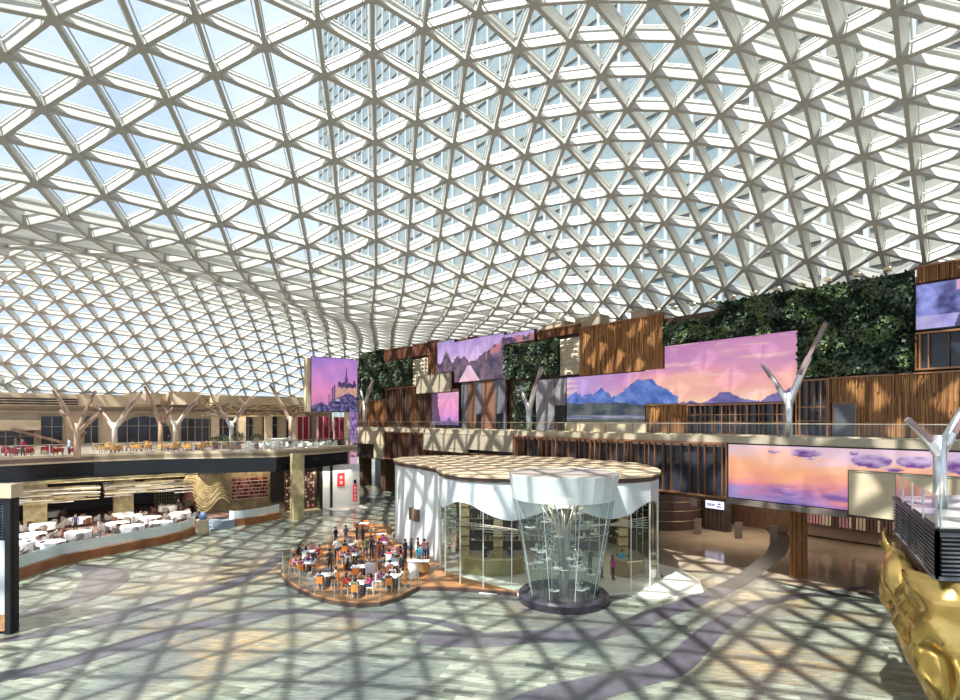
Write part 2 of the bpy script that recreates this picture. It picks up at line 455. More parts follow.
# ------------------------------------------------------------------ roof gridshell
LAT = """-19,12,-1497,1514,360 -18,11,-1440,1429,376 -18,12,-1445,1485,354 -18,13,-1452,1538,328 -17,10,-1380,1346,394 -17,11,-1386,1403,376 -17,12,-1392,1458,353 -17,13,-1398,1512,327 -17,14,-1405,1563,297 -16,9,-1316,1269,418 -16,10,-1325,1326,404 -16,11,-1332,1381,384 -16,12,-1338,1435,359 -16,13,-1344,1487,331 -16,14,-1350,1540,303 -15,7,-1232,1144,440 -15,8,-1247,1199,440 -15,9,-1261,1255,436 -15,10,-1271,1310,423 -15,11,-1278,1363,401 -15,12,-1284,1415,373 -15,13,-1289,1466,343 -15,14,-1295,1518,314 -15,15,-1301,1570,284 -14,6,-1165,1077,457 -14,7,-1180,1131,465 -14,8,-1194,1186,466 -14,9,-1207,1240,460 -14,10,-1218,1295,447 -14,11,-1226,1348,425 -14,12,-1232,1400,397 -14,13,-1237,1449,364 -14,14,-1240,1500,331 -14,15,-1247,1554,304 -14,16,-1253,1605,274 -13,5,-1103,1012,467 -13,6,-1114,1065,480 -13,7,-1129,1117,490 -13,8,-1142,1171,493 -13,9,-1155,1226,487 -13,10,-1165,1281,474 -13,11,-1174,1334,453 -13,12,-1181,1386,427 -13,13,-1185,1438,395 -13,14,-1190,1489,363 -13,15,-1195,1541,331 -13,16,-1201,1592,301 -13,17,-1207,1643,270 -12,3,-1033,902,429 -12,4,-1042,951,457 -12,5,-1051,999,483 -12,6,-1064,1049,502 -12,7,-1077,1102,514 -12,8,-1090,1156,519 -12,9,-1102,1211,515 -12,10,-1112,1266,502 -12,11,-1121,1320,482 -12,12,-1128,1373,454 -12,13,-1135,1426,425 -12,14,-1140,1478,394 -12,15,-1145,1530,363 -12,16,-1151,1582,331 -12,17,-1156,1633,300 -12,18,-1162,1683,269 -11,2,-974,826,415 -11,3,-981,879,439 -11,4,-990,930,466 -11,5,-1000,981,493 -11,6,-1011,1032,517 -11,7,-1024,1085,534 -11,8,-1036,1140,542 -11,9,-1048,1196,539 -11,10,-1058,1251,528 -11,11,-1067,1306,505 -11,12,-1075,1360,480 -11,13,-1083,1413,453 -11,14,-1089,1466,424 -11,15,-1095,1518,394 -11,16,-1101,1570,363 -11,17,-1106,1623,332 -11,18,-1112,1674,300 -11,19,-1118,1724,269 -10,1,-917,744,406 -10,2,-923,800,425 -10,3,-930,855,447 -10,4,-939,909,472 -10,5,-948,961,499 -10,6,-958,1014,525 -10,7,-969,1068,547 -10,8,-981,1123,560 -10,9,-993,1179,562 -10,10,-1003,1235,546 -10,11,-1012,1291,526 -10,12,-1021,1346,504 -10,13,-1030,1400,479 -10,14,-1037,1453,452 -10,15,-1044,1506,423 -10,16,-1050,1559,393 -10,17,-1056,1611,363 -10,18,-1062,1664,332 -10,19,-1068,1715,301 -9,-1,-847,597,392 -9,0,-856,657,402 -9,1,-865,717,415 -9,2,-872,775,432 -9,3,-879,831,452 -9,4,-887,886,476 -9,5,-895,941,502 -9,6,-904,995,529 -9,7,-915,1049,553 -9,8,-925,1106,571 -9,9,-936,1163,575 -9,10,-946,1219,561 -9,11,-957,1276,545 -9,12,-966,1331,525 -9,13,-976,1386,503 -9,14,-984,1440,478 -9,15,-992,1494,451 -9,16,-999,1547,422 -9,17,-1006,1600,393 -9,18,-1012,1652,362 -9,19,-1018,1705,331 -9,20,-1025,1756,300 -8,-2,-778,512,395 -8,-1,-792,572,402 -8,0,-803,632,411 -8,1,-812,692,422 -8,2,-820,751,437 -8,3,-827,808,455 -8,4,-834,864,477 -8,5,-842,920,502 -8,6,-851,975,527 -8,7,-860,1031,552 -8,8,-870,1088,573 -8,9,-879,1147,586 -8,10,-890,1204,574 -8,11,-900,1260,560 -8,12,-911,1316,543 -8,13,-921,1371,524 -8,14,-931,1426,502 -8,15,-940,1480,476 -8,16,-948,1534,449 -8,17,-955,1587,421 -8,18,-962,1640,391 -8,19,-968,1693,361 -8,20,-975,1746,330 -8,21,-982,1797,299 -7,-3,-703,431,404 -7,-2,-722,490,410 -7,-1,-737,549,415 -7,0,-749,608,421 -7,1,-759,668,429 -7,2,-767,727,441 -7,3,-774,786,456 -7,4,-782,843,475 -7,5,-789,900,497 -7,6,-797,956,521 -7,7,-806,1012,545 -7,8,-815,1069,567 -7,9,-824,1128,582 -7,10,-833,1188,585 -7,11,-844,1244,572 -7,12,-855,1300,558 -7,13,-866,1356,541 -7,14,-876,1412,522 -7,15,-886,1466,499 -7,16,-895,1520,474 -7,17,-904,1574,447 -7,18,-912,1627,419 -7,19,-919,1680,390 -7,20,-925,1733,359 -7,21,-931,1786,329 -7,22,-939,1837,298 -6,-5,-601,305,411 -6,-4,-625,359,418 -6,-3,-648,414,425 -6,-2,-666,471,429 -6,-1,-682,528,431 -6,0,-695,586,433 -6,1,-706,645,437 -6,2,-714,704,445 -6,3,-722,764,456 -6,4,-729,822,471 -6,5,-736,880,490 -6,6,-744,936,512 -6,7,-752,993,534 -6,8,-760,1050,556 -6,9,-769,1109,573 -6,10,-778,1168,584 -6,11,-788,1228,583 -6,12,-799,1285,570 -6,13,-810,1341,555 -6,14,-821,1396,538 -6,15,-832,1452,519 -6,16,-842,1506,496 -6,17,-852,1560,471 -6,18,-860,1614,445 -6,19,-868,1667,417 -6,20,-875,1720,388 -6,21,-882,1773,358 -6,22,-888,1826,328 -6,23,-897,1877,297 -5,-6,-526,239,427 -5,-5,-548,292,436 -5,-4,-571,345,444 -5,-3,-593,399,450 -5,-2,-612,454,452 -5,-1,-628,509,452 -5,0,-641,566,449 -5,1,-652,623,448 -5,2,-662,682,449 -5,3,-669,742,456 -5,4,-676,801,466 -5,5,-683,860,481 -5,6,-691,918,500 -5,7,-698,975,520 -5,8,-706,1032,541 -5,9,-715,1090,560 -5,10,-723,1149,575 -5,11,-732,1209,583 -5,12,-742,1268,581 -5,13,-754,1325,567 -5,14,-765,1381,552 -5,15,-777,1437,535 -5,16,-788,1492,515 -5,17,-798,1546,493 -5,18,-808,1600,468 -5,19,-817,1654,442 -5,20,-825,1707,415 -5,21,-832,1760,386 -5,22,-839,1813,357 -5,23,-846,1865,327 -5,24,-855,1916,295 -4,-7,-453,176,439 -4,-6,-473,228,451 -4,-5,-495,280,462 -4,-4,-518,332,471 -4,-3,-540,385,477 -4,-2,-559,438,479 -4,-1,-575,493,477 -4,0,-587,548,470 -4,1,-598,604,462 -4,2,-609,660,456 -4,3,-616,719,456 -4,4,-623,779,462 -4,5,-630,839,472 -4,6,-638,899,486 -4,7,-645,957,504 -4,8,-653,1015,523 -4,9,-661,1072,542 -4,10,-669,1131,559 -4,11,-678,1190,572 -4,12,-687,1249,579 -4,13,-697,1309,577 -4,14,-709,1365,564 -4,15,-721,1421,548 -4,16,-733,1477,530 -4,17,-744,1532,511 -4,18,-755,1586,489 -4,19,-765,1640,465 -4,20,-774,1694,440 -4,21,-782,1747,413 -4,22,-789,1800,385 -4,23,-796,1853,356 -4,24,-804,1905,325 -4,25,-813,1956,292 -3,-9,-366,59,433 -3,-8,-383,113,448 -3,-7,-400,165,461 -3,-6,-420,217,473 -3,-5,-442,268,486 -3,-4,-464,320,496 -3,-3,-486,372,504 -3,-2,-506,425,507 -3,-1,-522,479,504 -3,0,-534,534,495 -3,1,-544,588,481 -3,2,-553,641,467 -3,3,-565,694,459 -3,4,-570,757,458 -3,5,-577,819,463 -3,6,-584,879,473 -3,7,-593,939,487 -3,8,-601,997,503 -3,9,-609,1055,521 -3,10,-617,1113,538 -3,11,-625,1172,554 -3,12,-633,1231,566 -3,13,-643,1290,572 -3,14,-654,1349,569 -3,15,-666,1406,560 -3,16,-678,1462,544 -3,17,-689,1517,527 -3,18,-701,1572,508 -3,19,-711,1627,486 -3,20,-721,1681,463 -3,21,-730,1734,438 -3,22,-739,1787,411 -3,23,-746,1840,383 -3,24,-753,1893,355 -3,25,-764,1944,320 -2,-10,-296,-10,437 -2,-9,-312,45,449 -2,-8,-329,99,463 -2,-7,-347,152,478 -2,-6,-366,205,492 -2,-5,-387,257,506 -2,-4,-409,308,518 -2,-3,-431,360,528 -2,-2,-452,412,534 -2,-1,-470,466,533 -2,0,-483,521,523 -2,1,-491,574,507 -2,2,-499,628,484 -2,3,-507,683,466 -2,4,-516,740,459 -2,5,-523,800,458 -2,6,-531,860,462 -2,7,-540,921,471 -2,8,-549,980,483 -2,9,-557,1038,499 -2,10,-566,1097,515 -2,11,-573,1155,531 -2,12,-581,1213,546 -2,13,-590,1272,557 -2,14,-599,1331,562 -2,15,-611,1390,560 -2,16,-623,1448,552 -2,17,-635,1504,539 -2,18,-647,1561,524 -2,19,-658,1616,506 -2,20,-669,1671,485 -2,21,-679,1725,462 -2,22,-689,1778,436 -2,23,-697,1831,409 -2,24,-705,1884,380 -2,25,-714,1935,347 -2,26,-726,1986,313 -1,-11,-226,-82,446 -1,-10,-241,-25,452 -1,-9,-257,31,462 -1,-8,-274,85,476 -1,-7,-292,139,491 -1,-6,-311,192,507 -1,-5,-331,245,523 -1,-4,-352,297,537 -1,-3,-374,349,549 -1,-2,-396,401,557 -1,-1,-417,454,558 -1,0,-432,509,550 -1,1,-439,563,532 -1,2,-444,618,511 -1,3,-450,671,487 -1,4,-458,726,466 -1,5,-466,784,458 -1,6,-476,843,456 -1,7,-486,903,459 -1,8,-496,962,466 -1,9,-506,1022,477 -1,10,-514,1080,491 -1,11,-523,1139,507 -1,12,-531,1197,522 -1,13,-539,1255,535 -1,14,-547,1314,545 -1,15,-557,1373,549 -1,16,-568,1432,549 -1,17,-580,1490,543 -1,18,-592,1548,533 -1,19,-605,1605,520 -1,20,-616,1661,503 -1,21,-628,1716,483 -1,22,-638,1770,460 -1,23,-647,1824,434 -1,24,-656,1876,405 -1,25,-665,1928,373 -1,26,-675,1978,339 -1,27,-687,2028,305 0,-13,-136,-208,431 0,-12,-153,-152,440 0,-11,-169,-95,450 0,-10,-185,-39,460 0,-9,-202,17,471 0,-8,-219,72,485 0,-7,-237,126,501 0,-6,-255,180,518 0,-5,-274,234,535 0,-4,-295,287,551 0,-3,-316,339,565 0,-2,-337,392,575 0,-1,-359,445,580 0,0,-379,497,575 0,1,-384,552,555 0,2,-390,608,535 0,3,-396,662,514 0,4,-401,715,486 0,5,-409,770,465 0,6,-421,827,457 0,7,-431,886,452 0,8,-442,945,453 0,9,-453,1005,460 0,10,-463,1064,470 0,11,-472,1123,482 0,12,-481,1181,496 0,13,-489,1239,510 0,14,-497,1298,522 0,15,-506,1357,531 0,16,-515,1416,536 0,17,-526,1475,536 0,18,-538,1533,532 0,19,-550,1591,524 0,20,-562,1649,513 0,21,-574,1705,498 0,22,-586,1761,479 0,23,-597,1816,457 0,24,-606,1869,430 0,25,-615,1921,399 0,26,-625,1971,365 0,27,-635,2021,332 0,28,-646,2070,298 1,-14,-59,-278,418 1,-13,-77,-221,429 1,-12,-95,-165,439 1,-11,-112,-109,450 1,-10,-129,-52,462 1,-9,-146,4,475 1,-8,-163,59,490 1,-7,-180,114,507 1,-6,-199,168,525 1,-5,-217,222,543 1,-4,-237,276,561 1,-3,-257,329,576 1,-2,-278,383,589 1,-1,-299,437,597 1,0,-317,490,595 1,1,-328,543,580 1,2,-334,598,560 1,3,-341,653,539 1,4,-347,706,515 1,5,-353,760,485 1,6,-363,814,462 1,7,-375,871,452 1,8,-386,929,447 1,9,-398,988,447 1,10,-410,1048,452 1,11,-420,1107,461 1,12,-430,1165,472 1,13,-439,1224,485 1,14,-448,1282,497 1,15,-456,1341,508 1,16,-465,1400,516 1,17,-474,1459,520 1,18,-485,1518,521 1,19,-496,1576,518 1,20,-508,1635,513 1,21,-520,1692,504 1,22,-532,1749,491 1,23,-544,1805,474 1,24,-555,1860,451 1,25,-565,1913,424 1,26,-574,1964,392 1,27,-584,2014,359 1,28,-594,2064,325 1,29,-605,2113,292 2,-14,-1,-291,416 2,-13,-19,-234,427 2,-12,-37,-178,437 2,-11,-54,-122,449 2,-10,-72,-65,461 2,-9,-89,-9,475 2,-8,-106,47,491 2,-7,-124,102,509 2,-6,-142,157,528 2,-5,-160,211,547 2,-4,-179,265,566 2,-3,-199,319,584 2,-2,-218,373,599 2,-1,-238,428,609 2,0,-257,483,612 2,1,-272,537,605 2,2,-279,590,583 2,3,-285,644,562 2,4,-293,698,539 2,5,-300,751,513 2,6,-307,804,484 2,7,-318,858,463 2,8,-330,915,449 2,9,-342,973,442 2,10,-355,1032,441 2,11,-367,1091,445 2,12,-378,1150,452 2,13,-388,1208,462 2,14,-398,1267,473 2,15,-406,1325,484 2,16,-415,1384,493 2,17,-424,1443,499 2,18,-433,1502,503 2,19,-444,1560,504 2,20,-454,1619,503 2,21,-466,1677,499 2,22,-477,1735,493 2,23,-490,1793,482 2,24,-502,1849,466 2,25,-513,1904,445 2,26,-523,1957,418 2,27,-533,2007,386 2,28,-542,2057,352 2,29,-552,2106,319 2,30,-562,2155,286 3,-13,40,-247,424 3,-12,21,-191,435 3,-11,3,-134,446 3,-10,-15,-78,458 3,-9,-32,-21,471 3,-8,-50,35,487 3,-7,-67,90,506 3,-6,-85,145,526 3,-5,-103,200,547 3,-4,-121,254,567 3,-3,-140,309,587 3,-2,-159,364,604 3,-1,-178,419,618 3,0,-197,474,626 3,1,-213,530,623 3,2,-223,582,607 3,3,-230,636,583 3,4,-238,689,560 3,5,-246,743,538 3,6,-255,796,511 3,7,-262,849,483 3,8,-273,903,460 3,9,-286,959,445 3,10,-299,1017,437 3,11,-312,1076,435 3,12,-324,1134,438 3,13,-336,1193,445 3,14,-346,1252,453 3,15,-356,1310,463 3,16,-365,1368,471 3,17,-374,1427,478 3,18,-383,1486,483 3,19,-393,1544,485 3,20,-403,1603,486 3,21,-413,1661,486 3,22,-424,1720,485 3,23,-435,1778,480 3,24,-447,1835,472 3,25,-459,1892,459 3,26,-471,1947,440 3,27,-481,2000,413 3,28,-490,2050,380 3,29,-500,2099,347 3,30,-509,2148,314 4,-12,80,-203,433 4,-11,61,-147,444 4,-10,43,-90,455 4,-9,25,-34,468 4,-8,7,23,482 4,-7,-11,79,500 4,-6,-28,134,520 4,-5,-46,189,542 4,-4,-64,243,564 4,-3,-82,298,586 4,-2,-100,353,606 4,-1,-118,409,623 4,0,-136,465,635 4,1,-153,522,638 4,2,-167,577,628 4,3,-175,629,606 4,4,-182,681,582 4,5,-191,734,559 4,6,-201,788,535 4,7,-210,840,509 4,8,-218,893,480 4,9,-229,947,457 4,10,-242,1004,442 4,11,-256,1061,434 4,12,-269,1119,431 4,13,-282,1178,434 4,14,-293,1237,439 4,15,-303,1295,447 4,16,-313,1353,454 4,17,-323,1411,461 4,18,-332,1470,465 4,19,-342,1528,468 4,20,-351,1587,468 4,21,-361,1645,469 4,22,-371,1703,470 4,23,-381,1762,471 4,24,-392,1820,469 4,25,-404,1878,463 4,26,-417,1935,453 4,27,-429,1990,437 4,28,-439,2042,410 4,29,-448,2091,375 4,30,-457,2140,341 4,31,-466,2189,308 5,-11,119,-159,441 5,-10,101,-103,452 5,-9,82,-47,464 5,-8,64,10,477 5,-7,46,66,493 5,-6,28,122,513 5,-5,11,177,535 5,-4,-7,232,558 5,-3,-24,287,581 5,-2,-42,342,603 5,-1,-59,398,622 5,0,-77,455,638 5,1,-94,512,648 5,2,-109,570,648 5,3,-119,622,626 5,4,-127,674,604 5,5,-136,727,580 5,6,-146,779,555 5,7,-155,832,529 5,8,-164,885,503 5,9,-174,938,476 5,10,-186,992,455 5,11,-200,1048,440 5,12,-214,1106,431 5,13,-227,1164,429 5,14,-239,1222,432 5,15,-250,1280,437 5,16,-260,1338,443 5,17,-270,1396,449 5,18,-280,1454,453 5,19,-289,1512,455 5,20,-299,1571,455 5,21,-309,1629,453 5,22,-318,1687,454 5,23,-328,1745,458 5,24,-338,1804,460 5,25,-349,1862,458 5,26,-361,1920,455 5,27,-374,1977,450 5,28,-387,2033,436 5,29,-396,2085,406 5,30,-405,2133,370 5,31,-414,2182,338 6,-10,158,-116,449 6,-9,139,-59,461 6,-8,121,-3,473 6,-7,103,54,487 6,-6,85,110,504 6,-5,67,166,525 6,-4,50,221,548 6,-3,33,276,572 6,-2,16,331,596 6,-1,-1,387,617 6,0,-17,443,636 6,1,-33,501,651 6,2,-49,558,656 6,3,-61,613,646 6,4,-71,666,622 6,5,-81,719,601 6,6,-91,772,575 6,7,-100,824,550 6,8,-110,876,523 6,9,-120,929,496 6,10,-131,982,472 6,11,-144,1037,452 6,12,-158,1093,437 6,13,-171,1150,430 6,14,-184,1208,430 6,15,-195,1266,433 6,16,-206,1324,438 6,17,-216,1381,443 6,18,-226,1439,446 6,19,-236,1497,448 6,20,-245,1555,448 6,21,-255,1613,447 6,22,-265,1671,447 6,23,-274,1729,448 6,24,-284,1787,451 6,25,-294,1845,452 6,26,-305,1903,452 6,27,-317,1962,450 6,28,-331,2019,446 6,29,-346,2077,439 7,-9,197,-72,458 7,-8,178,-16,469 7,-7,160,41,482 7,-6,141,97,497 7,-5,123,153,515 7,-4,106,209,537 7,-3,89,264,561 7,-2,73,319,585 7,-1,57,375,609 7,0,42,431,630 7,1,26,489,648 7,2,11,547,659 7,3,-3,605,658 7,4,-16,658,640 7,5,-25,711,616 7,6,-36,764,594 7,7,-45,816,568 7,8,-56,868,543 7,9,-66,920,517 7,10,-77,973,492 7,11,-90,1026,466 7,12,-103,1081,446 7,13,-116,1137,436 7,14,-129,1195,432 7,15,-141,1252,434 7,16,-152,1310,437 7,17,-162,1367,441 7,18,-172,1424,444 7,19,-182,1482,445 7,20,-191,1539,446 7,21,-201,1597,445 7,22,-210,1655,445 7,23,-220,1712,445 7,24,-229,1770,446 7,25,-239,1828,448 7,26,-250,1886,448 7,27,-261,1945,447 7,28,-274,2003,445 8,-8,235,-30,467 8,-7,217,27,478 8,-6,198,83,491 8,-5,180,140,507 8,-4,163,196,525 8,-3,146,251,548 8,-2,129,306,572 8,-1,114,362,596 8,0,99,419,619 8,1,85,476,639 8,2,70,535,654 8,3,57,594,660 8,4,43,649,648 8,5,31,702,632 8,6,20,756,609 8,7,9,808,584 8,8,-1,861,560 8,9,-12,913,533 8,10,-24,965,507 8,11,-35,1017,481 8,12,-48,1071,459 8,13,-61,1126,445 8,14,-74,1183,438 8,15,-86,1239,437 8,16,-97,1296,439 8,17,-108,1353,443 8,18,-118,1410,445 8,19,-127,1467,446 8,20,-137,1524,446 8,21,-146,1582,446 8,22,-156,1639,445 8,23,-165,1696,445 8,24,-174,1754,444 8,25,-184,1811,444 8,26,-194,1869,443 8,27,-205,1927,441 9,-8,293,-44,464 9,-7,274,13,476 9,-6,256,69,487 9,-5,237,126,500 9,-4,219,182,516 9,-3,202,238,535 9,-2,185,293,557 9,-1,170,349,581 9,0,155,405,605 9,1,142,463,627 9,2,129,521,644 9,3,115,581,654 9,4,103,637,649 9,5,89,692,637 9,6,76,746,620 9,7,65,800,596 9,8,54,853,574 9,9,42,905,548 9,10,31,957,522 9,11,19,1009,497 9,12,7,1062,472 9,13,-7,1116,455 9,14,-20,1172,445 9,15,-32,1228,441 9,16,-43,1284,443 9,17,-53,1340,444 9,18,-63,1396,446 9,19,-73,1453,446 9,20,-82,1509,446 9,21,-92,1566,446 9,22,-101,1623,445 9,23,-110,1680,445 9,24,-119,1737,444 9,25,-128,1795,441 10,-7,332,-2,473 10,-6,314,55,484 10,-5,295,112,495 10,-4,277,168,508 10,-3,259,224,524 10,-2,241,280,542 10,-1,225,335,564 10,0,210,391,587 10,1,197,448,610 10,2,185,506,629 10,3,174,566,642 10,4,160,623,642 10,5,147,679,636 10,6,133,735,623 10,7,120,790,606 10,8,109,843,583 10,9,97,897,560 10,10,85,950,537 10,11,73,1002,510 10,12,60,1055,486 10,13,46,1108,466 10,14,34,1162,452 10,15,23,1217,446 10,16,12,1273,445 10,17,2,1328,446 10,18,-8,1384,446 10,19,-18,1439,446 10,20,-28,1495,446 10,21,-37,1551,445 10,22,-46,1608,445 10,23,-55,1664,444 10,24,-64,1721,441 11,-6,371,41,481 11,-5,353,97,491 11,-4,334,154,501 11,-3,316,210,514 11,-2,298,266,528 11,-1,281,322,547 11,0,265,377,567 11,1,251,434,588 11,2,239,491,608 11,3,230,549,626 11,4,217,607,630 11,5,203,665,628 11,6,190,723,620 11,7,177,779,608 11,8,163,834,590 11,9,151,888,567 11,10,138,941,543 11,11,127,994,521 11,12,114,1047,497 11,13,99,1101,475 11,14,87,1154,459 11,15,76,1207,449 11,16,66,1262,446 11,17,57,1317,446 11,18,47,1372,446 11,19,36,1427,446 11,20,27,1482,446 11,21,17,1537,445 11,22,10,1592,443 11,23,1,1649,440 12,-5,411,83,486 12,-4,392,140,495 12,-3,373,196,504 12,-2,355,252,515 12,-1,337,308,529 12,0,320,364,546 12,1,304,419,564 12,2,290,476,582 12,3,280,535,598 12,4,271,592,612 12,5,258,651,614 12,6,245,709,611 12,7,232,766,602 12,8,218,822,589 12,9,205,877,571 12,10,192,930,548 12,11,179,984,525 12,12,167,1037,504 12,13,154,1091,482 12,14,140,1145,462 12,15,130,1198,450 12,16,121,1251,446 12,17,112,1306,446 12,18,102,1360,446 12,19,92,1415,445 12,20,81,1469,445 12,21,73,1525,442 13,-4,450,126,487 13,-3,431,182,495 13,-2,412,239,503 13,-1,394,295,514 13,0,376,350,526 13,1,358,406,541 13,2,341,461,556 13,3,330,519,572 13,4,320,577,585 13,5,310,635,597 13,6,298,694,597 13,7,286,752,591 13,8,272,809,581 13,9,258,864,567 13,10,245,918,547 13,11,232,972,525 13,12,219,1025,503 13,13,206,1079,483 13,14,194,1133,461 13,15,184,1186,447 13,16,175,1239,441 13,17,166,1294,443 13,18,157,1348,444 13,19,147,1403,444 13,20,137,1458,441 14,-3,488,168,485 14,-2,470,225,492 14,-1,451,281,500 14,0,433,337,509 14,1,414,393,520 14,2,395,449,532 14,3,378,505,544 14,4,368,562,558 14,5,359,620,570 14,6,349,678,578 14,7,338,736,576 14,8,324,794,568 14,9,311,850,555 14,10,297,904,537 14,11,284,958,518 14,12,271,1011,497 14,13,257,1065,476 14,14,245,1119,455 14,15,236,1172,439 14,16,228,1226,430 14,17,220,1280,431 14,18,213,1335,438 14,19,203,1391,441 15,-3,545,154,474 15,-2,527,211,480 15,-1,509,268,487 15,0,490,324,495 15,1,471,380,503 15,2,452,436,512 15,3,433,492,522 15,4,416,548,532 15,5,405,606,542 15,6,395,664,550 15,7,386,721,554 15,8,374,778,549 15,9,361,835,539 15,10,348,889,524 15,11,335,942,505 15,12,321,994,485 15,13,307,1048,464 15,14,294,1101,444 15,15,287,1155,428 15,16,279,1210,417 15,17,272,1266,411 16,-2,584,198,469 16,-1,566,255,475 16,0,548,311,482 16,1,529,367,489 16,2,509,423,496 16,3,490,479,503 16,4,471,535,510 16,5,453,591,516 16,6,443,648,525 16,7,432,706,527 16,8,421,763,526 16,9,409,819,519 16,10,397,873,508 16,11,385,925,488 16,12,370,977,468 16,13,355,1029,446 16,14,345,1082,429 16,15,336,1135,413 16,16,330,1191,399 17,-1,624,241,464 17,0,605,298,471 17,1,587,355,477 17,2,567,411,483 17,3,548,466,489 17,4,528,522,493 17,5,508,577,496 17,6,490,634,500 17,7,479,691,503 17,8,468,747,502 17,9,457,803,496 17,10,444,857,484 17,11,429,908,464 17,12,418,959,444 17,13,404,1010,427 17,14,394,1061,410 17,15,385,1116,395 18,0,663,285,460 18,1,645,342,466 18,2,626,398,472 18,3,606,454,477 18,4,586,510,480 18,5,566,565,481 18,6,545,620,480 18,7,527,675,478 18,8,515,732,478 18,9,504,787,472 18,10,490,840,458 18,11,478,892,443 18,12,465,942,424 18,13,452,993,403 19,1,703,329,455 19,2,684,386,461 19,3,665,442,465 19,4,645,498,469 19,5,624,553,469 19,6,603,608,465 19,7,582,662,460 19,8,564,717,455 19,9,552,772,450 19,10,540,826,437 19,11,527,877,422 19,12,514,928,404 20,2,742,373,450 20,3,723,430,454 20,4,703,486,457 20,5,683,542,457 20,6,662,596,453 20,7,640,650,446 20,8,619,704,438 20,9,602,758,431 20,10,590,810,418 20,11,577,863,402 21,2,800,361,441 21,3,781,418,443 21,4,761,474,445 21,5,741,530,445 21,6,720,585,442 21,7,698,640,433 21,8,676,693,423 21,9,655,746,412 22,3,838,406,430 22,4,818,462,431 22,5,798,519,431 22,6,778,574,429 22,7,756,629,422 22,8,733,683,409 23,4,875,451,416 23,5,855,507,415 23,6,835,563,413 23,7,814,619,409 24,5,911,495,397"""
ND = {}
for tok in LAT.split():
    a = tok.split(','); ND[(int(a[0]), int(a[1]))] = Vector((int(a[2]) / 20, int(a[3]) / 20, int(a[4]) / 20))
TRI = []
for (i, j) in ND:
    for q in (((i, j), (i + 1, j), (i + 1, j + 1)), ((i, j), (i + 1, j + 1), (i, j + 1))):
        if all(k in ND for k in q): TRI.append(q)
NN = {k: Vector() for k in ND}
for a, b, c in TRI:
    n = (ND[b] - ND[a]).cross(ND[c] - ND[a])
    if n.z < 0: n = -n
    for k in (a, b, c): NN[k] += n
for k in NN: NN[k] = NN[k].normalized() if NN[k].length else Vector((0, 0, 1))
used = set(k for t in TRI for k in t)
edges = set()
for a, b, c in TRI:
    for e in ((a, b), (b, c), (a, c)): edges.add(tuple(sorted(e)))
DEP = 0.64
bm_ = MB()
for a, b in edges:
    A, B = ND[a], ND[b]; na, nb = NN[a], NN[b]
    d = (B - A).normalized(); r = d.cross(na + nb).normalized()
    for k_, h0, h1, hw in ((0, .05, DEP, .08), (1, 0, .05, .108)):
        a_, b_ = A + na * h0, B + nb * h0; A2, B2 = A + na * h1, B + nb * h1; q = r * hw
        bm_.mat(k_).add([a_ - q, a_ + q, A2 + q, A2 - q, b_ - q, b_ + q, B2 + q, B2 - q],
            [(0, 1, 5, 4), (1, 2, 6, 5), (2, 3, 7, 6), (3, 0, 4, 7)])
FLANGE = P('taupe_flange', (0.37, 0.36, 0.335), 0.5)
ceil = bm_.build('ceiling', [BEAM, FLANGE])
struct(ceil)
hb = MB()
for k in used:
    n = NN[k]; t = n.cross(Vector((0, 1, 0))).normalized(); u = n.cross(t); c = ND[k]
    vs = []
    for h in (-0.03, DEP + .02):
        for q in range(6):
            an = q * PI / 3; vs.append(c + n * h + (t * math.cos(an) + u * math.sin(an)) * 0.33)
    hb.add(vs, [(5, 4, 3, 2, 1, 0), (6, 7, 8, 9, 10, 11)] + [(q, (q + 1) % 6, 6 + (q + 1) % 6, 6 + q) for q in range(6)])
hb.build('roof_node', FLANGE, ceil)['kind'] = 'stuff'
gb = MB(); gp = MB()
for tr in TRI:
    Q = [ND[k] + NN[k] * 0.86 for k in tr]
    gp.add(Q, [(0, 1, 2)])
    cen = sum(Q, Vector()) / 3
    nrm = (Q[1] - Q[0]).cross(Q[2] - Q[0]).normalized()
    if nrm.z < 0: nrm = -nrm
    inr = 0.84
    def ring(off, h):
        f = 1 - off / inr
        return [cen + (q - cen) * f + nrm * h for q in Q]
    o1, i1 = ring(0.15, -0.14), ring(0.21, -0.14)
    o2, i2 = ring(0.15, -0.06), ring(0.21, -0.06)
    fs = []
    for k in range(3):
        k2 = (k + 1) % 3
        fs += [(k, k2, 3 + k2, 3 + k), (3 + k, 3 + k2, 9 + k2, 9 + k), (k2, k, 6 + k, 6 + k2)]
    gb.add(o1 + i1 + o2 + i2, fs)
# continuous purlins carrying the panes
for a, b in edges:
    A, B = ND[a] + NN[a] * .74, ND[b] + NN[b] * .74
    d = (B - A).normalized(); r = d.cross(NN[a]).normalized() * 0.05; u = NN[a] * .12
    gb.add([A - r, A + r, A + r + u, A - r + u, B - r, B + r, B + r + u, B - r + u], [(0, 1, 5, 4), (1, 2, 6, 5), (3, 0, 4, 7)])
gb.build('glazing_frame', FRAME, ceil)['kind'] = 'stuff'
gp.build('roof_glass', GLROOF, ceil)['kind'] = 'stuff'

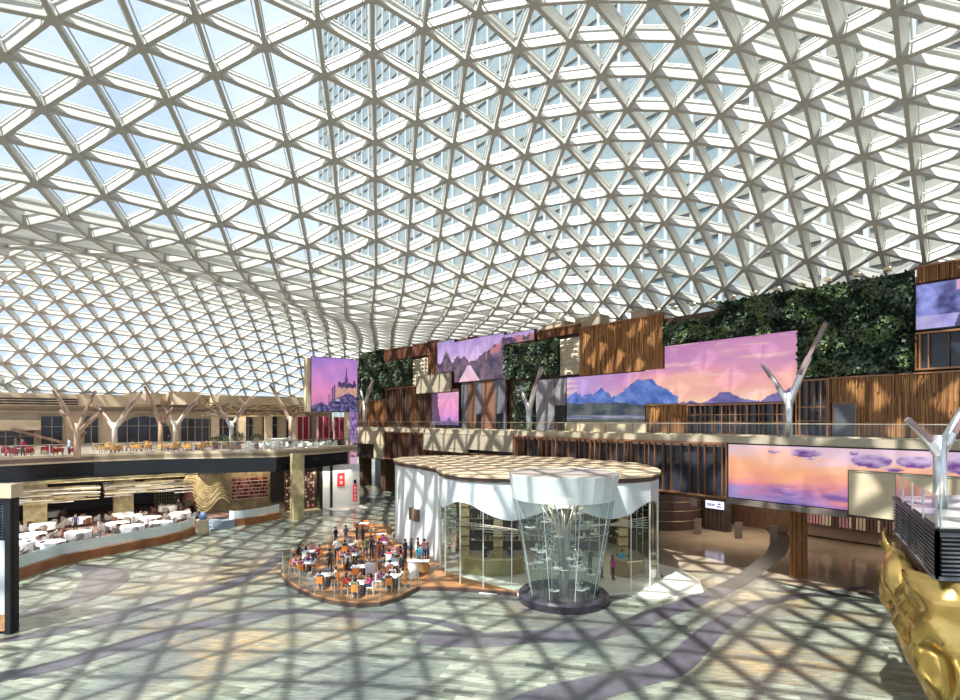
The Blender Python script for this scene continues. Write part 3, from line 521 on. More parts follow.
# ------------------------------------------------------------------ hotel tower outside, seen through the roof glass
TW = P('tower_glass', (0.19, 0.26, 0.29), 0.25, var=(0.25, 0.30, 0.31), scale=0.12, stretch=(1, 1, 3))
TC = P('tower_cream', (0.30, 0.285, 0.235), 0.4, var=(0.24, 0.235, 0.205), scale=0.15, stretch=(1, 1, 3))
TF = P('tower_fin', (0.46, 0.48, 0.48), 0.4)
tw = thing('hotel_tower', 'tall pale glass tower with white vertical fins behind the roof glass', 'building', (*W(-60, 66), 0), ROT)
MB().box(-110, 25, 0, 20, 0, 150).build('tower_facade', TW, tw)
MB().box(25, 130, 0, 20, 0, 150).build('tower_wing', TC, tw)
m = MB()
for k in range(0, 60): m.box(-110 + k * 3.9, -110 + k * 3.9 + .5, -.6, 0, 0, 150)
for k in range(0, 40): m.mat(1).box(-110, 130, -.25, -.05, k * 3.8, k * 3.8 + .35)
m.build('facade_fin', [TF, TC], tw)['kind'] = 'stuff'

# ------------------------------------------------------------------ right-hand media wall
struct(MB().box(-98, 6, 44.6, 46.5, 9.2, 20.3).build('wall_right', BROWN, rot=ROT))
m = MB().box(-98, -60, 44.6, 46.5, 20.3, 22.2).box(-60, -46, 44.6, 46.5, 20.3, 21.1)
struct(m.build('trim_10', RT1, rot=ROT))
# upper terrace slab with its stone parapet, soffit and the ground floor wall behind
struct(MB().box(-98, 6, 39.0, 44.6, 9.0, 9.35).build('trim_11', TERR, rot=ROT))
par = MB().box(-98, 6, 38.85, 39.35, 9.35, 9.85)
struct(par.build('trim_12', SAND, rot=ROT))
struct(MB().box(-98, 6, 39.6, 44.6, 4.95, 5.15).build('trim_13', BROWN, rot=ROT))
struct(MB().box(-96, 6, 42.6, 44.6, 9.35, 9.85).build('trim_16', CREAM, rot=ROT))
struct(MB().box(-98, 6, 39.6, 39.9, 5.15, 9.0).build('wall_front_right', DARK, rot=ROT))
struct(MB().box(-98, 6, 57.0, 58.0, 0, 9.2).build('wall_ground_right', BROWN, rot=ROT))
struct(MB().box(-98, 6, 44.6, 57.0, 4.95, 5.15).build('trim_14', BROWN, rot=ROT))
m = MB()
for k in range(34):
    x = -96 + k * 3.0
    m.box(x, x + .06, 38.95, 39.0, 9.85, 10.75)
m.mat(1).box(-98, 6, 38.95, 39.02, 10.72, 10.78).mat(2).box(-98, 6, 38.97, 38.99, 9.85, 10.72)
o = m.build('glass_railing', [COPPER, CHAMP, GLRAIL], rot=ROT)
tag(o, 'long glass railing with thin gold rails on the upper terrace parapet', 'railing')

def wthing(name, label, cat, x, p, z, group=None):
    X, Y = W(x, p)
    return thing(name, label, cat, (X, Y, z), ROT, group)

def timber(name, label, x0, x1, z0, z1, p, mats=(T1, T2, T3), dens=0.11, holes=()):
    t = wthing(name, label, 'wall panel', x0, p, z0)
    w_, h_ = x1 - x0, z1 - z0
    m = MB(); rnd = random.Random(int(abs(x0 * 10)) + int(z0))
    def hole(xa, xb, za, zb): return any(xb > a and xa < b and zb > c and za < d for a, b, c, d in holes)
    x = 0
    while x < w_ - .02:
        ww = dens * rnd.uniform(.6, 1.3); x2 = min(w_, x + ww)
        z = 0
        while z < h_ - .01:
            l = rnd.uniform(.8, 3.0); z2 = min(h_, z + l)
            if not hole(x, x2, z, z2): m.mat(rnd.randrange(3)).box(x + .01, x2 - .01, -rnd.uniform(.02, .16), .2, z, z2)
            elif z2 - z > 1.0:
                hh = max(d for a, b, c, d in holes)
                if z2 > hh: m.mat(rnd.randrange(3)).box(x + .01, x2 - .01, -rnd.uniform(.02, .16), .2, max(z, hh), z2)
            z = z2
        x = x2
    m.build('timber_slats', list(mats), t)['kind'] = 'stuff'
    f = MB().box(-.08, w_ + .08, -.2, .25, h_, h_ + .1)
    f.build('edge_trim', COPPER, t)
    return t

def fins(name, label, x0, x1, z0, z1, p, sp=(0.35, 1.3), rails=(), deep=.14, rim=COPPER, fin=COPPER):
    t = wthing(name, label, 'glazed screen', x0, p, z0)
    w_, h_ = x1 - x0, z1 - z0
    MB().box(0, w_, .15, .3, 0, h_).build('dark_glass', DGLASS, t)
    rnd = random.Random(int(abs(x0 * 7)) + int(z0 * 3))
    m = MB(); x = .1
    while x < w_:
        m.mat(0 if rnd.random() < .7 else 1).box(x, x + rnd.choice((.04, .05, .08, .13)), -deep * rnd.uniform(.5, 1), .15, 0, h_)
        x += rnd.uniform(*sp)
    m.build('vertical_fins', [fin, BROWN], t)['kind'] = 'stuff'
    f = MB().box(-.1, w_ + .1, -.2, .3, -.12, 0).box(-.1, w_ + .1, -.2, .3, h_, h_ + .12).box(-.1, .0, -.15, .3, -.12, h_ + .12).box(w_, w_ + .1, -.15, .3, -.12, h_ + .12)
    for r in rails: f.box(0, w_, -.12, -.06, r, r + .06)
    f.build('frame', rim, t)
    return t

def stone(name, label, x0, x1, z0, z1, p, mat=SAND, seams=2.4, relief=False, cat='stone panel'):
    t = wthing(name, label, cat, x0, p, z0)
    w_, h_ = x1 - x0, z1 - z0
    m = MB().box(0, w_, 0, .3, 0, h_)
    if relief:
        nx, nz_ = max(3, int(w_ / .8)), max(3, int(h_ / .55))
        for i in range(nx):
            for j in range(nz_):
                a, b = i * w_ / nx, (i + 1) * w_ / nx; c, d = j * h_ / nz_, (j + 1) * h_ / nz_
                cx = (a + b) / 2; cz = (c + d) / 2
                m.add([(a, 0, c), (b, 0, c), (b, 0, d), (a, 0, d), (cx - .1, -.22, cz), (cx + .1, -.22, cz + .05)],
                      [(0, 1, 5, 4), (1, 2, 5), (2, 3, 4, 5), (3, 0, 4)])
    m.build('stone_face', mat, t)
    if not relief:
        s_ = MB(); x = seams
        while x < w_: s_.box(x, x + .02, -.012, 0, 0, h_); x += seams
        s_.box(0, w_, -.04, .3, h_, h_ + .06)
        s_.build('joint', RELIEF, t)
    return t

def leaves(m, x0, x1, z0, z1, n, rnd, inside=lambda x, z: True, size=(.2, .42), y0=-.25, y1=.0):
    for _ in range(n):
        x = rnd.uniform(x0, x1); z = rnd.uniform(z0, z1)
        if not inside(x, z): continue
        q = fbm(x * .35, z * .45, 3.0); q2 = noise.noise(Vector((x * .5 + 9, z * .6, 1)))
        k = 0 if q < -.1 else 1
        if q2 > .16: k = 2 if rnd.random() < .65 else 3
        elif q > .22: k = 3
        if rnd.random() < .15: k = rnd.randrange(4)
        s_ = rnd.uniform(*size); y = rnd.uniform(y0, y1) - .1 * max(0, q)
        a = rnd.uniform(-.9, .9); d = Vector((math.sin(a) , -rnd.uniform(.25, .9), -math.cos(a) * .8 + rnd.uniform(0, .9))).normalized()
        sd = d.cross(Vector((0, 1, .2))).normalized() * s_ * .33
        b = Vector((x, y, z)); tip = b + d * s_; mid = b + d * s_ * .5 + Vector((0, -.05, .03))
        m.mat(k).add([b, mid + sd, tip, mid - sd], [(0, 1, 2), (0, 2, 3)])

def living(name, label, rects, p, dens=75):
    x0 = min(r[0] for r in rects); z0 = min(r[2] for r in rects)
    t = wthing(name, label, 'living wall', x0, p, z0)
    b = MB(); m = MB(); rnd = random.Random(int(abs(x0)) + 3)
    for (a, c, d, e) in rects:
        b.box(a - x0, c - x0, 0, .3, d - z0, e - z0)
        leaves(m, a - x0, c - x0, d - z0, e - z0, int((c - a) * (e - d) * dens), rnd)
    b.build('planting_felt', SOIL, t)
    m.build('leaves', [L1, L2, L3, L4], t)['kind'] = 'stuff'
    return t

# pictures shown on the screens
def sky_pic(x, z):        # wide sunset behind blue mountains (wall coordinates)
    n = fbm(x * .12, z * .55, 1.0)
    c = ramp([(12.2, (.93, .62, .42)), (13.4, (.93, .50, .38)), (14.6, (.86, .38, .42)), (15.8, (.66, .30, .50)), (17.6, (.52, .22, .48))], z + n * 1.5 - (x + 30) * .02 + (1.2 if x < -34 else 0))
    if x < -33: c = lerp(c, (.45, .34, .72), min(1, (-33 - x) / 7) * .8)
    c = lerp(c, (.95, .62, .55), max(0, fbm(x * .2, z * 1.6, 5) - .15) * 1.2)
    def ridge(cx, w_, h): return h * max(0, 1 - abs(x - cx) / w_)
    top = 13.0 + max(ridge(-32.2, 3.6, 2.3), ridge(-37.3, 1.9, 1.2), ridge(-40.7, 1.8, 1.0), ridge(-35, 2.5, .5), ridge(-39, 2.2, .7)) + .35 * fbm(x * .9, 0, 2)
    if abs(x + 32.2) < 1.2: top = min(top, 14.75 + .15 * fbm(x * 2, 0, 3))
    if x > -28.6: top = 12.55 + (1.0 * max(0, 1 - abs(x + 24.2) / 1.6) if abs(x + 24.2) < 1.6 else 0) + (.9 * max(0, 1 - abs(x + 19.2) / 2.2)) + .2 * fbm(x, 0, 4)
    if x > -28.6 and abs(x + 24.2) < .8: top = min(top, 13.25)
    if z < top:
        k = fbm(x * .8 + z * .5, z * 1.1, 8)
        c = lerp((.045, .11, .42), (.16, .25, .62), .5 + k * 1.1)
        if x > -28.6: c = lerp((.10, .10, .30), (.22, .17, .42), .5 + k)
    low = 12.5 + .35 * fbm(x * .3, 0, 12) - (.35 if x > -28.6 else 0) + (.2 if x < -34 else 0)
    if z < low: c = lerp((.04, .06, .09), (.13, .14, .14), .5 + fbm(x * .5, z, 9))
    if z < 11.5 and x < -31: c = lerp((.10, .14, .22), (.38, .36, .48), .5 + fbm(x * .2, z * 5, 4))
    if z < 11.1 and x < -31: c = (.10, .11, .10)
    return c
def water_pic(x, z):      # orange water with drifting violet ice
    n = fbm(x * .25, z * .9, 21)
    c = ramp([(5.4, (.30, .26, .55)), (6.0, (.52, .24, .46)), (6.6, (.82, .28, .30)), (7.6, (.95, .42, .22)), (8.7, (.92, .50, .36)), (9.1, (.82, .55, .58)), (9.6, (.72, .52, .70))], z + n * .9 + (x + 21) * .045)
    lw = max(0, min(1, (6.9 - z) / .6)) * max(0, min(1, (x + 19.5) / 2))
    if lw: c = lerp(c, (.13, .08, .36), lw * max(0, min(1, .55 + fbm(x * .4, z * 2.0, 5) * 1.5)) * .8)
    for cx, cz, a, b in ((-18.2, 8.85, .4, .1), (-16.2, 8.85, .95, .26), (-15.9, 8.5, .22, .06), (-12.5, 8.55, 1.05, .4), (-13.4, 8.98, .25, .12), (-10.4, 8.6, .85, .34), (-11.4, 8.1, .5, .1), (-7.9, 8.5, 1.3, .45), (-5.0, 8.7, 1.4, .4)):
        r = ((x - cx) / a) ** 2 + ((z - cz) / b) ** 2
        if r < 1 + .15 * fbm(x * 2, z * 3, 2):
            k = fbm(x * 1.2, z * 2.5, 31)
            c = lerp((.16, .05, .28), (.60, .46, .70), .5 + k * .8 + (z - cz) / b * .45)
    return c
def river_pic(x, z):      # lilac sky, dark tree banks and a bright stream
    c = ramp([(16.0, (.80, .45, .58)), (19.2, (.66, .46, .78)), (20.4, (.50, .34, .68)), (21.8, (.42, .30, .62))], z + fbm(x * .15, z * .7, 2))
    bank = 18.7 + abs(x + 58.6) * .22 + .5 * fbm(x * .8, 0, 3)
    if x < -63: bank = 19 + max(0, 1.6 - abs(x + 65.0) * 1.2) + .4 * fbm(x, 0, 6)
    if x > -58: bank = min(20.9, 18.7 + (x + 58.5) * .38) + .45 * fbm(x, 0, 7)
    if z < bank:
        k = fbm(x * .7, z * .9, 14); c = lerp((.055, .045, .10), (.24, .15, .20), .4 + k)
        if x > -56 and z > bank - 1.0 and k > 0: c = lerp(c, (.55, .18, .22), .7)
    if z < 18.2 and abs(x + 59.6) < (18.3 - z) * .95 + .25: c = lerp((.88, .55, .62), (.72, .50, .74), (z - 16) / 2.5)
    return c
def castle_pic(x, z):     # local coordinates: 6.1 wide, 6.9 high; spired abbey on a rock under a pink sky
    c = ramp([(.5, (.62, .22, .48)), (2.2, (.80, .28, .52)), (4.2, (.62, .26, .62)), (6.8, (.36, .20, .62))], z + fbm(x * .4, z * .4, 1) * 1.2)
    rock = 1.0 + max(0, 1 - abs(x - 4.9) / 3.6) * 1.9 + .25 * fbm(x * 2, 0, 3)
    if x < 2.2: rock = .75 + max(0, .7 - abs(x - 1.2) * .6) + .15 * fbm(x * 3, 0, 5)
    if abs(x - 4.6) < .045 + max(0, (5.6 - z)) * .06 and z < 5.6 and z > 3: return (.09, .06, .16)
    for a, b, h, cc in ((3.5, 4.7, 3.75, (.10, .06, .15)), (4.35, 4.85, 4.3, (.22, .12, .22)), (4.8, 5.95, 3.6, (.07, .04, .14)), (5.5, 5.8, 3.9, (.07, .04, .12)), (3.0, 6.1, 3.05, (.72, .40, .32)), (2.6, 2.85, 3.1, (.2, .1, .2)), (2.9, 3.1, 3.3, (.16, .08, .18)), (2.2, 2.4, 2.1, (.3, .15, .28))):
        if a < x < b and z < h + .1 * math.sin(x * 9): c = lerp(cc, (cc[0] * .6, cc[1] * .6, cc[2] * .8), fbm(x * 3, z * 2, 8) + .4)
    if z < rock * .82:
        k = fbm(x * 2.6, z * 3.2, 6); c = lerp((.015, .02, .12), (.22, .17, .34), .4 + k * 1.3)
    if 3.2 < x < 3.7 and 1.3 < z < 1.6: c = (.5, .45, .55)
    return c
def strip_pic(x, z):      # continuation below: violet town and pink sky
    if z > 5.2: return lerp((.10, .05, .26), (.45, .28, .55), .5 + fbm(x * 3, z * 2, 3) * 1.4)
    if z > 3.2: return lerp((.10, .06, .22), (.75, .42, .40), .45 + fbm(x * 2, z * 2, 9) * 1.5)
    return lerp((.62, .34, .60), (.72, .45, .62), z / 3.2)
def pink_pic(x, z):
    c = ramp([(0, (.42, .24, .66)), (1.4, (.72, .28, .62)), (3.0, (.82, .32, .55)), (4.6, (.78, .40, .62))], z)
    if x < 1.5 + max(0, 2.6 - z) * .35 + .2 * fbm(0, z * 3, 2): c = (.12, .07, .14)
    if z < .5 + max(0, .8 - abs(x - 4.3)) * .8: c = (.16, .12, .30)
    return c
def pond_pic(x, z):
    k = fbm(x * .9, z * .9, 17)
    c = lerp((.06, .06, .20), (.28, .30, .72), .5 + k * 1.3)
    if z < .8: c = lerp((.30, .28, .62), (.5, .45, .75), .5 + k)
    if z > 2.2 and x > 2: c = (.75, .40, .60)
    if abs(x - 2.6 - .3 * z) < .7: c = (.05, .05, .14)
    return c
SCR = screen_mat('video_screen')

def screen(name, label, panels, p, z0, x0, fn, mat=SCR, world=True):
    t = wthing(name, label, 'video screen', x0, p, z0)
    b = MB()
    for (a, c, d, e) in panels:
        b.box(a - x0 - .08, c - x0 + .08, .03, .35, d - z0 - .08, e - z0 + .08)
        grid_picture('picture_panel', a - x0, c - x0, d - z0, e - z0, fn, mat, t, 0.0, x0 if world else 0, z0 if world else 0, .07)
    b.build('screen_casing', BLACK, t)
    return t

UP = 43.5
screen('video_screen', 'stepped video wall showing a pink sunset over blue mountains', [(-42, -32.05, 10.8, 15.5), (-32.05, -29.95, 12.4, 15.6), (-29.95, -18.7, 12.4, 17.6)], UP, 10.8, -42, sky_pic)
screen('video_screen', 'low video wall showing orange water with violet ice above the ground floor', [(-21.4, -13.75, 5.45, 9.25), (-13.75, 2, 7.95, 9.25)], 38.8, 5.45, -21.4, water_pic)
screen('video_screen', 'video wall showing a river between dark trees under lilac sky', [(-67.2, -63, 17.7, 22.0), (-63, -52.35, 16.1, 21.6), (-52.35, -47, 20.15, 21.3)], UP - .1, 16.1, -67.2, river_pic)
screen('video_screen', 'small pink screen with a dark tower low between bronze slats', [(-68.3, -61.7, 10.3, 14.8)], UP - .3, 10.3, -68.3, pink_pic, world=False)
screen('video_screen', 'blue and violet woodland screen at the right edge above slats', [(-11.55, 2, 16.7, 19.5)], UP - .1, 16.7, -11.55, pond_pic, world=False)
m = MB().box(-21.5, -13.75, 38.6, 39.6, 5.0, 5.38)
struct(m.build('trim_15', P('grey_brown_trim', (.16, .13, .11), .5), rot=ROT))

timber('timber_panel', 'large timber slat panel with golden sun patches above the mountain screen', -40.1, -30.1, 15.6, 20.5, UP)
timber('timber_panel', 'thin timber strip over the middle green wall', -46.6, -40.2, 20.1, 20.95, UP, (RT1, RT2, T2))
timber('timber_panel', 'long orange timber wall at right behind the railing with dark door', -16.45, 2, 9.9, 13.9, UP, (T1, T3, T2), .085, holes=((0, 1.5, 0, 2.3),))
timber('timber_panel', 'short timber panel at the foot of the mountain screen', -31.5, -27.4, 9.9, 12.3, UP - .5)
timber('timber_panel', 'dull red timber band left of the river screen', -83.3, -67.3, 20.6, 22.4, UP, (RT1, RT2, RT1))
timber('timber_panel', 'dull red timber block hanging left of the river screen above the cream block', -69.9, -67.3, 17.6, 20.5, UP, (RT1, RT2, T2))
timber('timber_panel', 'orange timber panel at the far left end of the right wall', -92.9, -82.7, 10.0, 14.3, UP, (T1, T2, RT1))
timber('timber_panel', 'small timber strip above the woodland screen at the right edge', -11.5, 2, 19.65, 20.6, UP, (T2, T1, T2))
living('living_wall', 'huge leafy green wall at right beside the sunset screen', [(-29.9, -24.7, 17.75, 19.6), (-24.7, -18.5, 17.7, 20.6), (-18.5, -11.7, 14.15, 20.5)], UP, 85)
living('living_wall', 'dark green wall panel right of the river screen', [(-52.2, -43.1, 16.0, 19.9)], UP)
living('living_wall', 'tall green wall beside the bare stone pier below the middle green panel', [(-50.6, -47.1, 9.9, 15.5)], UP + .3)
living('living_wall', 'narrow tall green wall at the far end with yellow-green patches', [(-92.9, -83.6, 14.6, 22.8)], UP, 60)
living('living_wall', 'wide green panel in front of the narrow far green wall', [(-87, -74.3, 16.4, 20.4)], UP - .4, 60)
stone('stone_relief', 'carved stone relief between green panel and sunlit timber', -43.0, -40.2, 15.8, 19.7, UP, RELIEF, relief=True)
stone('stone_relief', 'pale carved stone relief left of the hanging red timber block', -74.2, -69.95, 16.2, 20.2, UP, RELIEF, relief=True)
stone('stone_block', 'cream stone block under the left end of the river screen', -71.9, -63.1, 14.9, 17.4, UP - .8, SAND)
stone('stone_block', 'long cream stone band with diagonal light streaks under the terrace parapet', -63.4, -45.3, 7.55, 9.3, 38.7, SAND)
stone('stone_block', 'lower step of the cream stone band above the slats', -63.4, -53.5, 7.1, 7.55, 38.7, SAND)
stone('stone_block', 'cream stone wall piece at the far end below the parapet', -84.0, -74.7, 7.3, 9.3, 38.7, CREAM)
stone('stone_block', 'low cream stone wall under the blue mountains on the terrace', -42.0, -31.7, 9.85, 10.7, UP - .3, CREAM)
stone('stone_block', 'cream stone leg hanging lower beside the far dark slats', -77.8, -74.7, 5.2, 7.3, 38.7, CREAM)
stone('stone_block', 'cream stone wall with broad shadows at right under the ice screen', -13.7, 2, 5.2, 7.85, 38.8, CREAM, 3.0)
fins('slatted_glazing', 'dark glazing with copper fins along the lower wall left of the orange screen', -45.2, -21.6, 5.4, 9.2, 38.9, (.3, .95))
fins('slatted_glazing', 'dark slatted glazing left of the long cream stone band', -74.4, -63.5, 5.4, 9.2, 38.9, (.35, .9))
fins('slatted_glazing', 'dark slatted glazing hidden low beneath the cream stone band', -63.4, -45.3, 5.4, 7.0, 39.1, (.35, .9))
fins('slatted_glazing', 'gridded dark glazing with copper bars right of the short timber panel', -27.3, -19.0, 9.9, 12.2, UP - .4, (.25, .7), rails=(.9, 1.5))
fins('slatted_glazing', 'tall gridded glazing between silver tree column and orange timber wall', -18.6, -16.55, 9.9, 13.8, UP - .2, (.35, .6), rails=(1.0, 2.0))
fins('slatted_glazing', 'dark glazing with orange fins under the woodland screen', -11.5, 2, 14.25, 16.4, UP, (.4, 1.1), fin=T3)
fins('slatted_glazing', 'bronze slatted glazing left of the small pink screen', -82.5, -68.6, 10.0, 16.0, UP - .2, (.35, .9))
def wallbits():
    t = wthing('service_door', 'plain dark grey door set in the orange timber wall', 'door', -16.3, UP - .05, 9.4)
    MB().box(0, 1.35, 0, .12, 0, 2.75).build('door_leaf', P('grey_door', (.10, .10, .12), .4), t)
    MB().box(-.06, 0, -.03, .12, 0, 2.8).box(1.35, 1.42, -.03, .12, 0, 2.8).box(-.06, 1.42, -.03, .12, 2.75, 2.82).build('door_frame', COPPER, t)
    t = wthing('clad_niche', 'brown and dark grey panelled niche under the river screen', 'wall panel', -61.6, UP + .1, 9.4)
    GP = P('grey_panel', (.13, .13, .16), .35)
    m = MB()
    for a, b, c in ((0, 1.2, 1), (1.2, 2.6, 0), (2.6, 3.2, 2), (3.2, 4.6, 1), (4.6, 7.2, 2), (7.2, 9.2, 1)): m.mat(c).box(a + .02, b - .02, 0, .3, 0, 6.6)
    m.build('wall_cladding', [BROWN, GP, P('red_brown_panel', (.22, .10, .06), .5)], t)
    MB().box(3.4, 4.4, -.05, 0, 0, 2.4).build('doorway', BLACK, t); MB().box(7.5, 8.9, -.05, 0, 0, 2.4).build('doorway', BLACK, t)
    t = wthing('stone_pier', 'grey stone pier left of the mountain screen', 'pier', -46.7, UP - .1, 9.4)
    MB().box(0, 2.9, 0, .5, 0, 6.1).box(2.9, 4.5, .1, .5, 3.2, 6.1).build('pier_face', P('grey_pier', (.17, .16, .18), .35, var=(.27, .26, .28), scale=1.2), t)
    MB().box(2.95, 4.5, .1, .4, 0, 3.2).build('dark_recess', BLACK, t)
    for k in range(11):
        x = -30.5 + k * 1.75
        if x > -11.8 : break
        b = MB().box(-.16, .16, -.5, 0, 0, .22).mat(1).lathe([(.1, .22), (.12, .3)], 8)
        o = b.build('spot_lamp', [CHAMP, WARML], loc=(*W(x, UP - .1), 20.7), rot=ROT)
        tag(o, '%s small spot lamp from the left on the right wall top under the roof' % ('first second third fourth fifth sixth seventh eighth ninth tenth eleventh twelfth'.split()[k]), 'lamp', 'spot lamps along the top of the right wall')
    for (a, b, z0, z1, l) in ((-41, -37.6, 20.6, 21.6, 'small cream box above the left half of the sunlit timber panel'), (-33.8, -32, 20.6, 21.3, 'small cream box above the right half of the sunlit timber panel'), (-46, -42.5, 21.0, 21.6, 'low cream box above the thin timber strip')):
        m = MB().box(0, b - a, 0, 1.4, 0, z1 - z0).box(-.06, b - a + .06, -.06, 1.46, z1 - z0, z1 - z0 + .08)
        tag(m.build('roof_vent_box', SAND, loc=(*W(a, UP + .2), z0), rot=ROT), l, 'vent box')
wallbits()

# ------------------------------------------------------------------ tree columns with forked branches
def oval_limb(m, pts, wds, dep, n=10):
    m.tube(pts, wds, n)
def tree_column(label, loc, rot, zf, tips, r0, mats, group=None):
    t = thing('tree_column', label, 'tree column', loc, rot, group)
    m = MB(); m.tube([(0, 0, 0), (0, 0, zf * .5), (0, 0, zf)], [r0, r0 * .92, r0 * .9], 12)
    m.build('trunk', mats[0], t, smooth=True)
    for (x, y, z, rr) in tips:
        a = Vector((0, 0, zf)); e = Vector((x, y, z)); st = a - Vector((0, 0, min(1.0, zf * .3)))
        cv_ = [Vector((x * t_ ** 1.2, y * t_ ** 1.2, st.z + (z - st.z) * t_)) for t_ in (0, .12, .25, .4, .6, .8, 1)]
        mid = cv_[3]
        b = MB(); b.tube(cv_, [r0 * .8, r0 * .8, rr * 1.15, rr * 1.05, rr, rr * .85, rr * .62], 10)
        b.build('branch', mats[0], t, smooth=True)
        d = (e - mid).normalized(); up = Vector((0, -1, 0))
        q = MB().bar(mid + up * rr * .75, e + up * rr * .45, rr * 1.1, rr * .7, up)
        q.build('branch_inlay', mats[1], t)
    return t
ST = (STEEL, P('violet_brown_inlay', (.30, .20, .20), .5))
px_, py_ = W(-17.6, 39.7)
tree_column('silver forked tree column rising in front of the mountain screen right end', (px_, py_, 9.35), ROT, 3.5, [(2.3, 0, 7.9, .22), (-1.9, 0, 5.7, .17)], .25, ST)
px_, py_ = W(-43.8, 39.7)
tree_column('silver forked tree column before the middle green wall', (px_, py_, 9.35), ROT, 3.4, [(2.0, 0, 7.1, .24), (-1.4, 0, 5.3, .2)], .33, ST)
px_, py_ = W(-83.5, 39.9)
tree_column('pale forked tree column half hidden right of the castle screen tower', (px_, py_, 9.35), ROT, 4.6, [(3.2, 0, 8.0, .26), (-1.4, 0, 6.6, .2)], .34, ST)

# ------------------------------------------------------------------ far side: raised terrace, its facade and the restaurants below
edge = [V(-40, 64.4), V(-14, 64.4), V(-3.8, 64.4), V(3, 65.9), V(9, 66.0), V(14, 63.6), V(19.3, 61.9), V(24.6, 64.4), V(30.4, 67.6), V(31.4, 67.9)]
slab = edge + [V(31.4, 99), V(-40, 99)]
struct(MB().prism(slab, 7.1, 7.5).build('trim_20', TERR))
struct(MB().ribbon(edge, 6.95, 7.75, .5).build('trim_21', CREAM))
inner = [(x + .6045 * -.6, y + .7966 * .6) for x, y in edge]
o = MB().ribbon(inner, 5.35, 6.95, .3).build('trim_22', BLACKG); struct(o)
m = MB()
for k in range(len(edge) - 1):
    a = Vector(edge[k]); b = Vector(edge[k + 1]); n = max(1, int((b - a).length / 2.6))
    for i in range(n):
        q = a.lerp(b, i / n); m.box(q.x - .03, q.x + .03, q.y - .03, q.y + .03, 7.7, 8.75)
m.mat(1).ribbon(edge, 8.68, 8.74, .06).mat(2).ribbon([(x - .01, y + .02) for x, y in edge], 7.75, 8.68, .02)
tag(m.build('glass_railing', [STEEL, CHAMP, GLRAIL]), 'glass railing along the edge of the far left restaurant terrace', 'railing')
struct(MB().box(-40, 40, 97.0, 98.5, 0, 14.3).box(-40, 12, 95.6, 97, 12.9, 14.6).box(12, 40, 97, 98.5, 14.3, 15.0).build('wall_back', CREAM, rot=ROT2))
struct(MB().box(-40, 39, 96.2, 97.0, 12.0, 12.25).box(-40, 39, 96.0, 97.0, 12.7, 12.85).build('trim_23', SAND, rot=ROT2))
struct(MB().box(-40, 31, 79.0, 80.0, 0, 7.1).build('wall_restaurant_back', DARK, rot=ROT2))
struct(MB().prism([V(-40, 65.2), V(-3.8, 65.2), V(9, 67), V(19.3, 63), V(24.6, 65.4), V(31, 69), V(31, 79), V(-40, 79)], 5.5, 5.6).build('trim_24', DARK))
# windows and arches of the far facade: local x = p
def bay(n, x0, x1, z0, z1, arch, mat, bars=2):
    t = thing('window_%d' % n, None, None, (*V(x0, 97.0), z0), ROT2); t['kind'] = 'structure'
    w_, h_ = x1 - x0, z1 - z0
    if arch:
        r = w_ / 2; poly = [(0, 0), (w_, 0)] + [(r + r * math.cos(a), h_ - r * .8 + r * .8 * math.sin(a)) for a in [PI * i / 8 for i in range(9)]]
    else: poly = [(0, 0), (w_, 0), (w_, h_), (0, h_)]
    m = MB(); k = len(poly)
    m.add([(x, -.1, z) for x, z in poly], [tuple(range(k))]); g = m.build('pane', mat, t)
    f = MB()
    for i in range(1, bars + 1): f.box(w_ * i / (bars + 1) - .05, w_ * i / (bars + 1) + .05, -.18, -.1, 0, h_ * .98)
    f.box(0, w_, -.18, -.1, h_ * .62, h_ * .62 + .08)
    for i in range(k - 1 + 1):
        a, b = poly[i], poly[(i + 1) % k]; f.bar((a[0], -.2, a[1]), (b[0], -.2, b[1]), .18, .2, (0, 1, 0))
    f.build('window_frame', SAND, t)
wn = 1
for (x0, x1, z1, ar, b) in ((-11.5, -8.5, 11.6, 0, 1), (-8.2, -2.2, 9.6, 0, 3), (-1.6, .9, 11.6, 0, 1), (3.2, 5.0, 11.6, 0, 1), (7.0, 14.2, 11.7, 1, 4), (15.4, 23.6, 11.3, 0, 7), (24.6, 26.2, 11.6, 1, 1), (27.6, 30.2, 11.7, 0, 2), (31.6, 33.0, 11.6, 1, 1), (34.0, 36.2, 11.7, 0, 2)):
    bay(wn, x0, x1, 7.5, z1, ar, DGLASS, b); wn += 1
# roof terrace slots upper left
m = MB().box(-14, 2.5, 95.4, 95.6, 12.95, 14.0)
for k in range(4): m.mat(1).box(-14, 2.5, 95.2, 95.4, 12.95 + k * .33, 13.03 + k * .33)
tag(m.build('louvre_band', [DARK, CREAM], rot=ROT2), 'dark louvred band with pale rails high on the far facade at left', 'louvres')
m = MB().box(-12, -1.5, 94.4, 97, 9.7, 11.0)
tag(m.build('canopy_block', CREAM, rot=ROT2), 'cream canopy box over the leftmost terrace windows', 'canopy')
m = MB().bar((-4.5, 94.2, 9.8), (2.0, 93.8, 7.6), .35).bar((2.0, 93.8, 7.6), (3.4, 94.5, 9.4), .3)
tag(m.build('stair_beam', TRUNKP, rot=ROT2), 'brown sloping beam under the cream canopy at left', 'beam')
# stepped cream blocks on the roofline
for a, b, z, l in ((8, 13, 14.9, 'low cream roof block on the far facade beside the first tree columns'), (13.5, 18, 15.3, 'curved cream roof block behind the middle tree column'), (19, 24, 14.8, 'low cream roof block right of the middle tree column')):
    m = MB().prism([(a, 96.9), (b, 96.9), (b - .6, 94.6), ((a + b) / 2, 94.1), (a + .6, 94.6)], 13.3, z)
    tag(m.build('roof_block', CREAM, rot=ROT2), l, 'roof block')
